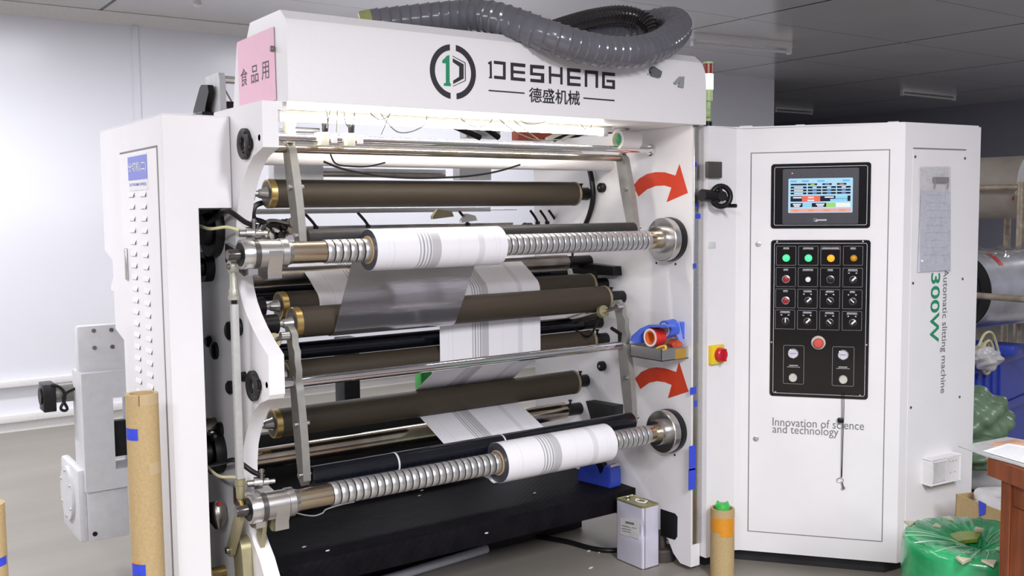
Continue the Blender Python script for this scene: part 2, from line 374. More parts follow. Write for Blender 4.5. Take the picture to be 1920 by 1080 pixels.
# red arrows on the inner face
ar1 = [(1245, 890), (1310, 810), (1400, 757), (1500, 736), (1600, 738), (1720, 775), (1765, 645), (1860, 970), (1620, 1075), (1675, 910), (1600, 887), (1500, 891), (1400, 930), (1305, 1010)]
ar1 = [(980+x/6, 200+y/6) for x, y in ar1]
ar2 = [(1190.8, 709.7), (1202.5, 697.5), (1216.7, 690.8), (1231.7, 688.8), (1248.3, 690.8), (1268.3, 697.5), (1273.3, 678.3), (1291.3, 734.2), (1252.5, 746.7), (1259.7, 721.7), (1247, 716.5), (1231.7, 714.5), (1217, 718), (1201, 729.5)]
for ar in (ar1, ar2):
    bm = BM(); decal(bm, [on('X', XRI, u, v) for u, v in ar], V((-1, 0, 0))); part('arrow_decal', bm, REDV, RF, 'red curved arrow', flat=True)
for u, v, r in ((1131, 352, .021), (1131, 686, .022)):
    P = on('X', XRI, u, v); bm = BM(); lathe(bm, P, (-1, 0, 0), [(0, r), (.018, r), (.022, r*.8), (.022, r*.35), (.018, r*.3)], 24); k = part('knob', bm, BLK, RF)
    bm = BM(); cyl(bm, P-V((.016, 0, 0)), P-V((.023, 0, 0)), r*.25, 10); part('knob_screw', bm, STEEL, k)
for u, v in ((1231, 493), (1267, 495), (1265.5, 853)):
    P = on('X', XRI, u, v); bm = BM(); cyl(bm, P+V((.001, 0, 0)), P-V((.002, 0, 0)), .0045, 10); part('screw_hole', bm, BLK, RF)

# ---- top beam
XB0, XB1 = 1.158, 2.886
bp = [(2.763, 1.801), (2.763, 2.022), (2.770, 2.04), (2.808, 2.07), (3.05, 2.07), (3.082, 2.028), (3.172, 2.023), (3.228, 1.801)]
bm = BM(); prism(bm, [(XB0, y, z) for y, z in bp], V((XB1-XB0, 0, 0)))
es = [e for e in bm.edges if abs((e.verts[0].co-e.verts[1].co).z) > .15 and min(v.co.x for v in e.verts) > XB1-.01 and e.verts[0].co.y < 2.77]
ce = [e for e in bm.edges if all(v.co.x > XB1-.001 and v.co.z > 2.0 for v in e.verts) and max(v.co.y for v in e.verts) < 3.06]
bmesh.ops.bevel(bm, geom=ce, offset=.022, segments=5, affect='EDGES', profile=.5, clamp_overlap=True)
BEAM = part('top_beam', bm, WHITE, MACH, sharp=24)
bm = BM(); box(bm, XLO+.002, XLI+.03, 2.80, 3.22, 1.779, 1.803); part('beam_spacer', bm, WHITE, BEAM)
bm = BM(); box(bm, XRI+.002, XRO-.016, 2.80, 3.22, 1.797, 1.803); part('beam_spacer', bm, CREAM, BEAM)
YB = 2.763; NB = V((0, -1, 0))
def zb(x, y): return on('Y', YB, 780+x/4.8, 60+y/4.8)
glyphs = [
 [[(650, 290), (648, 272), (660, 268), (680, 258), (682, 404), (686, 418), (654, 416), (656, 404), (664, 404), (662, 290)]],
 [[(700, 258), (806, 270), (806, 430), (702, 420), (702, 392), (782, 400), (782, 295), (700, 286)]],
 [[(850, 274), (983, 287), (983, 319), (876, 308), (876, 345), (980, 355), (980, 380), (876, 370), (876, 407), (983, 417), (983, 446), (852, 434)]],
 [[(1026, 293), (1153, 303), (1153, 335), (1050, 327), (1050, 364), (1153, 374), (1153, 460), (1028, 449), (1028, 420), (1124, 428), (1124, 396), (1026, 388)]],
 [[(1194, 308), (1216, 310), (1216, 373), (1296, 381), (1296, 318), (1318, 319), (1318, 474), (1298, 472), (1298, 408), (1216, 399), (1216, 466), (1196, 464)]],
 [[(1358, 324), (1480, 334), (1480, 366), (1384, 357), (1384, 396), (1480, 404), (1480, 428), (1384, 421), (1384, 456), (1480, 464), (1480, 490), (1360, 482)]],
 [[(1518, 342), (1638, 352), (1638, 504), (1615, 502), (1615, 381), (1540, 374), (1540, 495), (1518, 493)]],
 [[(1674, 358), (1790, 369), (1790, 398), (1698, 390), (1698, 482), (1766, 488), (1766, 456), (1714, 452), (1714, 428), (1790, 434), (1790, 516), (1674, 505)]],
 [[(653, 520), (976, 545), (976, 557), (653, 532)]], [[(1506, 589), (1786, 611), (1786, 624), (1506, 601)]]]
bm = BM()
for g in glyphs:
    for poly in g: decal(bm, [zb(x, y) for x, y in poly], NB)
part('lettering', bm, INK, BEAM, flat=True)
a = zb(1017, 632); b = zb(1472, 500); c = zb(1472, 640)
text('德盛机械', (zb(1017, 630).x, YB-.0004, zb(1245, 640).z-.003), (1, 0, 0), (0, 0, 1), zb(1474, 600).x-zb(1017, 600).x, zb(1245, 500).z-zb(1245, 634).z, INK, BEAM, offset=.012)
c = zb(334, 358); Ro = (zb(334, 112).z-zb(334, 606).z)/2; c.z = (zb(334, 112).z+zb(334, 606).z)/2; Ri = Ro*.785
bm = BM()
for sgn in (-1, 1):
    ao = math.asin(.13); ai = math.asin(.13*Ro/Ri); n = 26
    outer = [V((c.x+sgn*Ro*math.sin(t), YB, c.z+Ro*math.cos(t))) for t in [ao+(math.pi-2*ao)*i/n for i in range(n+1)]]
    inner = [V((c.x+sgn*Ri*math.sin(t), YB, c.z+Ri*math.cos(t))) for t in [ai+(math.pi-2*ai)*i/n for i in range(n+1)]]
    decal(bm, outer+inner[::-1], NB)
decal(bm, [zb(x, y) for x, y in [(330, 238), (428, 290), (428, 420), (334, 468), (334, 438), (388, 402), (388, 312), (330, 270)]], NB)
decal(bm, [zb(x, y) for x, y in [(328, 214), (445, 276), (447, 440), (332, 491), (332, 486), (440, 436), (439, 280), (328, 220)]], NB)
part('emblem', bm, INK, BEAM, flat=True)
bm = BM(); decal(bm, [zb(x, y) for x, y in [(236, 256), (262, 232), (276, 214), (300, 208), (302, 455), (312, 465), (312, 488), (250, 484), (250, 462), (268, 458), (268, 282), (236, 280)]], NB)
part('emblem_numeral', bm, GREENINK, BEAM, flat=True)
P = on('X', XB0, 514.5, 92); bm = BM(); lathe(bm, P, (-1, 0, 0), [(0, .009), (.012, .009), (.014, .007), (.014, .003)], 14); part('end_screw', bm, DSTEEL, BEAM)
# cream rocker brackets behind the beam ends are part of the swing arms; work lamp under the beam
bm = BM(); box(bm, 1.19, 2.60, 2.992, 3.055, 1.790, 1.801, .003); WL = part('work_lamp', bm, CREAM, BEAM)
bm = BM(); cyl(bm, (1.22, 3.005, 1.778), (2.56, 3.005, 1.778), .0125, 14); part('lamp_tube', bm, TUBEL, WL, 'lit fluorescent tube')
for x in (1.20, 2.555): bm = BM(); box(bm, x, x+.025, 2.99, 3.02, 1.762, 1.794, .003); part('lamp_holder', bm, PLW, WL)
# thin wires hanging from the beam
def wire(pts, r=.0022, m=None, name='wire', par=BEAM):
    bm = BM(); tube(bm, pts, r, 6); return part(name, bm, m or WIREG, par)
def wpx(pl, Y): return [on('Y', Y, u, v) for u, v in pl]
for pl in ([(599, 194), (612, 210), (614, 236)], [(619, 196), (618, 212), (613, 240)], [(632, 197), (632, 222), (630, 248)], [(643, 198), (648, 230), (657, 238), (663, 226), (666, 200)],
           [(688, 200), (697, 215), (712, 224), (728, 218), (738, 201)], [(705, 201), (720, 222), (726, 230), (745, 247), (770, 247), (796, 233), (801, 205)], [(735, 201), (724, 230), (714, 252)],
           [(857, 208), (870, 228), (895, 238), (918, 230), (926, 212)], [(924, 211), (955, 240), (990, 258), (1015, 263), (1050, 262)], [(962, 216), (988, 232), (1015, 230), (1054, 219)], [(1080, 220), (1096, 241), (1106, 240), (1114, 223)],
           [(952, 214), (975, 236), (1010, 262)]):
    wire(wpx(pl, 2.95))
wire(wpx([(607, 303), (640, 316), (680, 325), (720, 331), (780, 334), (830, 333), (880, 330), (930, 322), (975, 309)], 3.2), .004, BLK)
wire(wpx([(619, 287), (630, 307), (660, 312), (690, 312), (722, 305)], 3.15), .003, BLK)

# ---- rollers
def roller(Y, Z, r, x0, x1, m, cap=BRASS, jl=.035, jr=.028, name='guide_roller', jm=STEEL, bl=None):
    bm = BM(); lathe(bm, (x0, Y, Z), (1, 0, 0), [(0, r*.2), (.0005, r-.004), (.004, r), (x1-x0-.004, r), (x1-x0-.0005, r-.004), (x1-x0, r*.2)], 40)
    o = part(name, bm, m, MACH)
    if cap:
        bm = BM(); lathe(bm, (x0-.0008, Y, Z), (1, 0, 0), [(0, r*.2), (0, r*.95), (.002, r*.95)], 36); part('end_plate', bm, mat('grey_brown_end_plate', (.17, .155, .14), .45, .3), o)
        for x, cw in ((x0-.001, .026), (x1-.013, .014)):
            bm = BM(); lathe(bm, (x, Y, Z), (1, 0, 0), [(0, r*.86), (0, r-.001), (.002, r+.0012), (cw-.002, r+.0012), (cw, r-.001)], 40, cap=False); part('end_ring', bm, cap if x < 2 else mat('dull_tan_ring', (.30, .25, .16), .4, .5), o)
    bm = BM(); lathe(bm, (x0, Y, Z), (-1, 0, 0), [(-.002, r*.5), (.004, r*.42), (.03, r*.30), (.035, r*.22), (.07, r*.22)], 20); part('journal', bm, jm, o)
    bm = BM(); cyl(bm, (x0-.055, Y, Z), (XLI-.002, Y, Z), jl, 24); part('bearing_block', bm, BLK, o)
    bm = BM(); lathe(bm, (x1-.002, Y, Z), (1, 0, 0), [(0, r*.5), (.006, jr*.8), (.012, jr), (XRI+.002-x1, jr)], 24)
    cyl(bm, (x1+.035, Y, Z+jr*.8), (x1+.035, Y, Z+jr+.014), .005, 8); cyl(bm, (x1+.035, Y, Z+jr+.012), (x1+.035, Y, Z+jr+.018), .009, 8)
    part('bearing_block', bm, BLK, o)
    return o
XR0, XR1 = 1.352, 2.78
roller(3.449, 1.545, .052, XR0, XR1, RUB)
roller(3.215, 1.097, .0535, 1.336, 2.752, RUB)
roller(3.328, 1.147, .050, 1.335, 2.765, RUB)
roller(3.324, .903, .046, XR0, 2.765, RUB)
roller(3.462, .699, .053, XR0, XR1, RUB)
P = on('X', 2.72, 1062, 492); roller(P.y, P.z, .034, XR0-.08, 2.72, DSTEEL, None, name='feed_roller')
P = on('X', 2.76, 1058, 770); roller(P.y, P.z, .040, 1.24, 2.76, OLDCHR, None, name='steel_roller')
# black gloss roller below the silver web
roller(3.365, .976, .031, XR0-.1, 2.74, NAVY, None, name='gloss_roller')
roller(3.62, 1.18, .042, XR0-.1, 2.74, NAVY, None, name='gloss_roller')

# fixed bars
def bar(Y, Z, r, x0, x1, m, name): bm = BM(); cyl(bm, (x0, Y, Z), (x1, Y, Z), r, 24); return part(name, bm, m, MACH)
cb = bar(3.03, 1.716, .0125, XLI-.002, XRI+.002, CHROME, 'chrome_bar')
bm = BM(); lathe(bm, (XRI, 3.03, 1.716), (-1, 0, 0), [(0, .024), (.012, .024), (.016, .019), (.016, .013)], 24); lathe(bm, (XLI, 3.03, 1.716), (1, 0, 0), [(0, .022), (.02, .022), (.024, .013)], 24); part('bar_collar', bm, CHROME, cb)
p1 = bar(3.075, 1.683, .0135, XLI-.002, 2.745, OLDCHR, 'pivot_bar')
p2 = bar(3.06, .916, .0165, XLI-.002, XRI+.002, CHROME, 'pivot_bar')
bar(3.30, 1.672, .032, XLI-.002, XRI+.002, WHITE, 'cross_tube')
bar(3.5, 1.72, .02, XLI-.002, XRI+.002, AL, 'cross_tube')
# sensor clamps on the chrome bar
for u, v in ((602, 262), (651, 262)):
    P = on('Y', 3.03, u, v); bm = BM(); box(bm, P.x-.016, P.x+.016, 3.0, 3.055, 1.692, 1.736, .004); s = part('sensor_clamp', bm, CREAM, cb)
    bm = BM(); cyl(bm, (P.x+.01, 3.02, 1.73), (P.x+.012, 3.02, 1.775), .009, 10, .012); tube(bm, [(P.x+.012, 3.02, 1.772), (P.x-.02, 3.02, 1.785), (P.x-.07, 3.02, 1.79)], .005, 8); part('clamp_lever', bm, BLK, s)
    bm = BM(); box(bm, P.x+.02, P.x+.04, 2.99, 3.0, 1.70, 1.73, .002); part('sensor_head', bm, PLW, s)

# swing arms: plates hung on the pivot bars, carrying the contact rollers
def swing_arm(x, py, pz, ry, rz, up, m, up_m, dz=.0):
    """x: left face; pivot (py,pz); roller end (ry,rz); up: outline above the pivot"""
    n = 12; front, back = [], []
    for i in range(n+1):
        t = i/n; y = py+(ry-py)*t; z = pz+(rz-pz)*t
        bow = math.sin(t*math.pi)*.022
        wd = .026-.004*t
        front.append((y-wd-bow*.3, z)); back.append((y+wd+.012*math.sin(t*math.pi)-bow*.3, z))
    bm = BM(); prism(bm, [(x, y, z) for y, z in front+[(ry, rz-.02)]+back[::-1]+[(py, pz+.024)]], V((.026, 0, 0)))
    a = part('swing_arm', bm, m, MACH, sharp=50)
    bm = BM(); prism(bm, [(x+.002, py+dy, pz+dzz) for dy, dzz in up], V((.022, 0, 0))); part('rocker', bm, up_m, a, sharp=50)
    for t in (.42, .94):
        y = py+(ry-py)*t; z = pz+(rz-pz)*t
        bm = BM(); cyl(bm, (x-.012, y-.01, z), (x+.040, y-.01, z), .009, 10); part('arm_bolt', bm, STEEL, a)
    return a
UPR = [(-.024, .02), (-.03, .045), (-.022, .065), (-.034, .085), (-.03, .115), (-.014, .135), (.01, .135), (.02, .11), (.02, .02)]
ARMM = mat('cast_arm_alloy', (.28, .27, .25), .42, .35, nscale=30, namp=.08)
UPL = [(-.02, .0), (-.026, .045), (-.016, .07), (-.018, .105), (-.002, .125), (0, .16), (.03, .185), (.06, .18), (.035, .1), (.024, .0)]
for x in (1.275, 2.715):
    a = swing_arm(x, 3.075, 1.683, 3.005, 1.385, UPR, ARMM, CREAM)
    a2 = swing_arm(x-.005, 3.06, .916, 3.015, .600, UPL, ARMM, ARMM)
bm = BM(); lathe(bm, (1.30, 2.992, 1.393), (1, 0, 0), [(0, .02), (.002, .029), (1.41, .029), (1.412, .02)], 32); part('contact_roller', bm, GRYR, MACH)
bm = BM(); lathe(bm, (1.30, 3.008, .604), (1, 0, 0), [(0, .02), (.002, .038), (1.41, .038), (1.412, .02)], 32); CR2 = part('contact_roller', bm, NAVY, MACH)
for x in (1.61, 2.06):
    bm = BM(); lathe(bm, (x, 3.008, .604), (1, 0, 0), [(0, .038), (.001, .0385), (.006, .0385), (.007, .038)], 32); part('roller_mark', bm, GREYP, CR2)
# air cylinders working the lower arms
for x in (1.245, 2.69):
    P = on('X', 2.69, 1160, 576); Q = on('X', 2.69, 1068, 602); P.x = Q.x = x
    bm = BM(); cyl(bm, P+(Q-P)*.30, Q, .021, 20); c_ = part('air_cylinder', bm, DSTEEL, MACH)
    bm = BM(); cyl(bm, P, P+(Q-P)*.32, .008, 12); lathe(bm, P-V((.014, 0, 0)), (1, 0, 0), [(0, .014), (.028, .014)], 14); part('piston_rod', bm, STEEL, c_)
    bm = BM(); cyl(bm, P+(Q-P)*.28, P+(Q-P)*.34, .026, 20); part('cylinder_cap', bm, OLIVE, c_)
    bm = BM(); tube(bm, [P+(Q-P)*.4-V((0, 0, .02)), P+(Q-P)*.6-V((0, 0, .09)), Q-V((0, 0, .02))], .005, 8); part('air_hose', bm, BLK, c_)
# black lever knob on the right lower arm
P = on('X', 2.72, 1165, 628); bm = BM(); cyl(bm, P-V((0, 0, .03)), P+V((0, 0, .0)), .014, 12); tube(bm, [P, P+V((-.02, -.01, .01)), P+V((-.07, -.02, .035))], .008, 8); part('clamp_lever', bm, BLK, a2)

# ---- air shafts with friction rings
def air_shaft(Z, skip):
    bm = BM(); cyl(bm, (1.19, YS, Z), (2.80, YS, Z), .0345, 32); s = part('air_shaft', bm, GOLD, MACH)
    bm = BM(); cyl(bm, (1.323, YS, Z), (2.708, YS, Z), .0352, 32); part('ring_mandrel', bm, mat('dark_groove_steel', (.05, .045, .04), .4, .5), s)
    first = None; x = 1.325; k = 0
    while x < 2.70:
        if not (skip[0] < x < skip[1]-.02):
            if first is None:
                bm = BM(); lathe(bm, (x, YS, Z), (1, 0, 0), [(0, .0345), (.0, .0372), (.0012, .038), (.0198, .038), (.021, .0372), (.021, .0345)], 30); first = part('friction_ring', bm, mat('satin_ring_steel', (.68, .67, .68), .34, .85, nscale=30, namp=.06), s); fx = x
            else:
                c = first.copy(); COL.objects.link(c); c.parent = s; c.location = (x-fx, 0, 0)
        x += .0262
    bm = BM(); lathe(bm, (2.755, YS, Z), (1, 0, 0), [(0, .036), (.0, .05), (.005, .052), (.03, .052), (.03, .084), (.033, .087), (.062, .087), (.064, .085)], 48); h = part('chuck_flange', bm, STEEL, s)
    bm = BM(); lathe(bm, (2.818, YS, Z), (1, 0, 0), [(0, .08), (.002, .089), (.020, .089), (.034, .086)], 48); part('flange_backing', bm, BLK, h)
    # bearing housing at the open end
    bm = BM(); lathe(bm, (1.052, YS, Z), (1, 0, 0), [(0, .026), (0, .044), (.003, .0455), (.034, .0455), (.035, .044)], 40); hs = part('bearing_housing', bm, STEEL, s)
    bm = BM(); lathe(bm, (1.086, YS, Z), (1, 0, 0), [(0, .0442), (.018, .0442)], 40); part('housing_band', bm, mat('dark_grey_band', (.10, .09, .09), .3, .5), hs)
    bm = BM(); lathe(bm, (1.104, YS, Z), (1, 0, 0), [(0, .044), (.068, .043), (.069, .046), (.09, .046), (.092, .043), (.096, .038), (.106, .036)], 40); part('sleeve', bm, STEEL, hs)
    bm = BM(); lathe(bm, (1.056, YS, Z), (1, 0, 0), [(-.0062, .016), (-.0055, .036), (.001, .036)], 32); part('seal', bm, BLKR, hs)
    bm = BM(); lathe(bm, (1.012, YS, Z), (1, 0, 0), [(0, .009), (.0, .0145), (.003, .0165), (.045, .0165)], 24); part('shaft_tip', bm, mat('dark_shaft_steel', (.085, .075, .07), .25, .6), hs)
    return s
su = air_shaft(ZUP, (1.482, 1.990)); sl = air_shaft(ZLO, (1.980, 2.491))
# hooked carriers that hold the shafts' open ends
for Z, sh in ((ZUP, su), (ZLO, sl)):
    bm = BM(); prism(bm, [(1.125, y, z) for y, z in [(2.865, Z+.01), (2.866, Z-.02), (2.88, Z-.05), (2.88, Z-.075), (2.91, Z-.082), (2.99, Z-.06), (3.08, Z-.02), (3.08, Z+.03), (3.0, Z+.02), (2.97, Z-.03), (2.94, Z-.045), (2.905, Z-.045), (2.882, Z-.02), (2.880, Z+.01)]], V((.045, 0, 0)))
    part('hook_carrier', bm, STEEL, MACH, sharp=50)
    bm = BM(); prism(bm, [(1.072, y, z) for y, z in [(2.90, Z-.044), (2.90, Z-.062), (2.94, Z-.068), (3.0, Z-.05), (3.1, Z-.03), (3.1, Z+.03), (2.99, Z+.01), (2.96, Z-.03)]], V((.03, 0, 0)))
    part('hook_carrier', bm, STEEL, MACH, sharp=50)

# ---- lift linkage on the left frame
X_R = 1.045
zt = ZUP-.05
bm = BM(); box(bm, X_R-.011, X_R+.011, 2.945, 2.967, .655, 1.20, .003); RODP = part('lift_rod', bm, mat('grey_rod_paint', (.42, .41, .40), .4), MACH)
bm = BM(); cyl(bm, (X_R, 2.956, 1.195), (X_R, 2.956, 1.215), .009, 12); part('rod_neck', bm, BLK, RODP)
bm = BM(); lathe(bm, (X_R, 2.956, 1.213), (0, 0, 1), [(0, .012), (.0, .018), (.012, .018), (.014, .015), (.03, .015), (.035, .012), (.085, .011)], 18)
lathe(bm, (X_R-.012, 2.956, 1.315), (1, 0, 0), [(0, .008), (0, .021), (.024, .021), (.024, .008)], 22); part('rod_eye', bm, mat('cast_grey_zinc', (.40, .39, .34), .4, .3), RODP)
bm = BM(); cyl(bm, (X_R-.018, 2.956, 1.315), (X_R+.04, 2.956, 1.315), .009, 12); part('eye_pin', bm, DSTEEL, RODP)
bm = BM(); lathe(bm, (X_R, 2.956, .655), (0, 0, -1), [(0, .013), (.0, .016), (.018, .016), (.02, .014), (.06, .0125), (.062, .009), (.07, .009)], 18); part('rod_socket', bm, OLIVE, RODP)
bm = BM(); cyl(bm, (X_R, 2.956, .59), (X_R, 2.93, ZLO+.0), .008, 10); part('rod_pin', bm, BRASS, RODP)
# hydraulic fittings above both housings
for Z in (ZUP, ZLO):
    P = V((1.075, 2.975, Z+.062)); bm = BM()
    lathe(bm, P, (1, -.25, 0), [(0, .012), (.02, .012), (.02, .02), (.045, .02), (.045, .012), (.065, .012), (.065, .007), (.085, .007)], 16); ft = part('hose_fitting', bm, STEEL, MACH)
    bm = BM(); cyl(bm, P+V((.04, -.02, .0)), P+V((.04, -.02, .045)), .006, 10); cyl(bm, P+V((.04, -.02, .035)), P+V((.04, -.02, .041)), .009, 10); part('bleed_valve', bm, DSTEEL, ft)
    bm = BM(); tube(bm, [P+V((.05, -.02, .02)), P+V((.02, 0, .035)), P+V((-.02, .04, .07)), P+V((-.03, .12, .05)), P+V((-.02, .3, .0)), P+V((0, .45, -.03))], .008, 8); part('hydraulic_hose', bm, BLK, ft)
    bm = BM(); tube(bm, [P+V((0, 0, .01)), P+V((-.03, .03, .02)), P+V((-.06, .1, .015)), P+V((-.06, .25, .03))], .005, 8); part('hydraulic_hose', bm, YELC, ft)
# olive toggle levers under the lower shaft
def link(p, q, wd, x, th, m, name, par=MACH):
    d = (V((0, q[0]-p[0], q[1]-p[1]))).normalized(); n = V((0, -d.z, d.y)); pts = []
    for k in range(9): a = math.pi/2+math.pi*k/8; pts.append(V((x, *p))+(d*math.cos(a)+n*math.sin(a))*wd)
    for k in range(9): a = -math.pi/2+math.pi*k/8; pts.append(V((x, *q))+(d*math.cos(a)+n*math.sin(a))*wd)
    bm = BM(); prism(bm, pts, V((th, 0, 0))); return part(name, bm, m, par, sharp=50)
l1 = link((2.96, ZLO-.03), (3.05, .405), .022, 1.035, .014, OLIVE, 'toggle_link')
l2 = link((2.95, ZLO-.05), (2.995, .38), .022, 1.105, .014, OLIVE, 'toggle_link')
l3 = link((3.03, .41), (2.99, .08), .040, 1.055, .040, OLIVE, 'toggle_lever')
bm = BM(); cyl(bm, (1.025, 3.05, .405), (1.125, 3.05, .405), .011, 14); part('toggle_pin', bm, DSTEEL, l3)
P = on('X', XLO, 422, 1070); bm = BM(); cyl(bm, P, P-V((.06, 0, 0)), .02, 16); cyl(bm, P-V((.05, 0, 0)), P-V((.075, 0, 0)), .032, 8); part('hex_bolt', bm, BRASS, MACH)
P = on('X', XLI, 519, 1050); bm = BM(); cyl(bm, (XLI-.002, 2.90, .30), (XLI+.035, 2.90, .30), .012, 14); part('stop_button', bm, PLW, MACH)
# drive parts in the shade beside the left frame
for u, v, r, L in ((405, 430, .09, .05), (412, 845, .075, .06), (395, 500, .05, .05)):
    P = on('X', XLO, u, v); P.y = max(P.y, 3.2); bm = BM(); lathe(bm, P, (-1, 0, 0), [(0, r), (L*.6, r), (L*.6, r*.6), (L, r*.55)], 28); part('drive_pulley', bm, BLKR, MACH)
P = on('X', XLO, 412, 820); bm = BM(); cyl(bm, P+V((-.09, .05, .02)), P+V((0, .05, .02)), .045, 22); part('drive_motor', bm, DSTEEL, MACH)
bm = BM(); tube(bm, [on('X', XLO-.03, 390, 812), on('X', XLO-.03, 402, 818), on('X', XLO-.03, 392, 835), on('X', XLO-.03, 386, 850)], .012, 8); part('drive_chain', bm, DSTEEL, MACH)
P = on('X', XLO-.04, 404, 940); bm = BM(); lathe(bm, P, (0, -.3, -1), [(0, .02), (.02, .03), (.06, .03), (.09, .012)], 18); rl = part('limit_switch', bm, DSTEEL, MACH)
bm = BM(); cyl(bm, P+V((0, -.03, .0)), P+V((0, -.042, .002)), .007, 10); part('indicator', bm, BTNR, rl)

# ---- foot platform between the frames
bm = BM(); box(bm, XLI-.001, XRI+.001, 3.13, 3.80, .185, .275, .003); part('foot_platform', bm, PLATF, MACH)
bm = BM(); box(bm, XLI-.001, XRI+.001, 3.50, 3.78, .004, .186); part('platform_shade_block', bm, DARK, MACH)  # dark block added in place of the shadow under the platform

# ---- slitting unit and things behind the rollers
kb = bar(3.72, 1.382, .024, XLI-.002, 2.77, OLIVE, 'knife_bar')
bm = BM(); box(bm, 1.35, 2.62, 3.70, 3.73, 1.405, 1.420, .002); part('knife_rail', bm, DSTEEL, kb)
for u, v in ((592, 425), (690, 424), (877, 415), (1008, 412), (1026, 412), (1042, 410), (1058, 410)):
    P = on('Y', 3.70, u, v); P.z = 1.41
    bm = BM(); cyl(bm, P-V((0, 0, .012)), P+V((0, 0, .012)), .011, 10); tube(bm, [P+V((0, 0, .01)), P+V((-.02, -.01, .03)), P+V((-.055, -.02, .062))], .006, 8); part('knife_lever', bm, BLK, kb)
bm = BM(); lathe(bm, (2.70, 3.72, 1.382), (1, 0, 0), [(0, .026), (0, .036), (.03, .036), (.03, .026)], 24); part('bar_clamp', bm, BLK, kb)
bm = BM(); box(bm, 1.2, 2.7, 4.0, 4.03, 1.47, 1.492, .002); part('rear_rail', bm, AL, MACH)
for u0, u1, v0, v1, Y, m in ((812, 851, 392, 411, 3.66, OLIVE), (866, 895, 400, 418, 3.66, STEEL)):
    a = on('Y', Y, u0, v1); b = on('Y', Y, u1, v0); bm = BM(); prism(bm, [(a.x, Y, a.z), (b.x, Y, a.z+.01), (b.x-.01, Y, b.z-.01), (a.x+.025, Y, b.z), (a.x, Y, b.z-.03)], V((0, .02, 0))); part('knife_holder', bm, m, kb)
# valve cluster seen through the left bay
for k, (u, v) in enumerate(((482, 428), (498, 432), (512, 425), (525, 436), (490, 446), (508, 447), (528, 422), (480, 442))):
    P = on('Y', 3.55, u, v); bm = BM(); lathe(bm, P, (.5, -1, .2), [(0, .02), (.03, .02), (.03, .014), (.05, .013), (.05, .02), (.056, .018)], 14); part('air_valve', bm, (DSTEEL, STEEL, BLK)[k % 3], MACH)
for pl in ([(478, 415), (474, 400), (480, 385), (500, 378)], [(488, 436), (500, 418), (515, 415), (540, 420)], [(470, 410), (490, 415), (505, 422), (522, 424)]):
    wire(wpx(pl, 3.5), .010, BLK, 'air_hose', MACH)
# grey cross boxes and aluminium rails seen between the bars
for (u0, v0, u1, v1, Y, m, nm) in ((514, 301, 606, 337, 3.95, GREYP, 'junction_box'), (862, 306, 921, 337, 3.95, GREYP, 'junction_box'), (600, 318, 836, 322, 4.05, AL, 'linear_rail'), (600, 326, 836, 331, 4.05, DSTEEL, 'linear_rail'), (530, 240, 600, 246, 3.9, AL, 'linear_rail'),
                                  (875, 240, 938, 258, 3.9, AL, 'sensor_bracket'), (972, 240, 1075, 262, 4.2, REDF, 'motor_cover'), (1028, 305, 1047, 430, 4.4, AL, 'rear_post'), (500, 392, 970, 399, 4.0, AL, 'linear_rail')):
    a = on('Y', Y, u0, v1); b = on('Y', Y, u1, v0); bm = BM(); box(bm, a.x, b.x, Y, Y+.06, min(a.z, b.z), max(b.z, a.z), .002); part(nm, bm, m, MACH)
for u0, u1 in ((850, 900), (905, 935)):
    a = on('Y', 3.85, u0, 236); b = on('Y', 3.85, u1, 258); bm = BM(); tube(bm, [a, (a+b)/2, b], .014, 10); part('cable_bundle', bm, BLK, MACH)
for k in range(4):
    a = on('Y', 3.6, 1025+k*14, 262); b = on('Y', 3.6, 1140+k*6, 246); bm = BM(); tube(bm, [a, (a*2+b)/3+V((0, 0, .02)), b], .011, 10); part('cable_bundle', bm, BLK if k % 2 else CREAM, MACH)
bm = BM(); tube(bm, [on('X', 2.825, u, v) for u, v in ((1104, 312), (1110, 340), (1112, 370), (1106, 400), (1096, 425))], .012, 10); part('black_cable', bm, BLK, MACH)
# black bracket by the right frame
bm = BM(); prism(bm, [on('X', 2.80, u, v) for u, v in ((1068, 491), (1148, 500), (1150, 517), (1075, 513))], V((.05, 0, 0))); part('roller_bracket', bm, BLK, MACH)
bm = BM(); prism(bm, [on('X', 2.79, u, v) for u, v in ((1098, 752), (1152, 761), (1152, 790), (1108, 787))], V((.05, 0, 0))); part('roller_bracket', bm, DARK, MACH)
# lower rear boxes glimpsed between the lower rollers
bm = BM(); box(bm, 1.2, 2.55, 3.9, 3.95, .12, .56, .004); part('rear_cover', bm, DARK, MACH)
bm = BM(); box(bm, 1.25, 1.36, 4.0, 4.1, .3, 1.0, .004); part('rear_post', bm, GREYP, MACH)
bm = BM(); box(bm, 2.62, 2.72, 4.0, 4.1, .12, 1.4, .004); part('rear_post', bm, GREYP, MACH)
bm = BM(); box(bm, 1.95, 2.03, 4.1, 4.2, .3, .9, .004); part('rear_column', bm, DARK, MACH)
P = on('Y', 4.05, 798, 712); bm = BM(); box(bm, P.x-.03, P.x+.03, 4.04, 4.1, P.z-.05, P.z+.06, .003); part('green_tag', bm, GRNC, MACH)

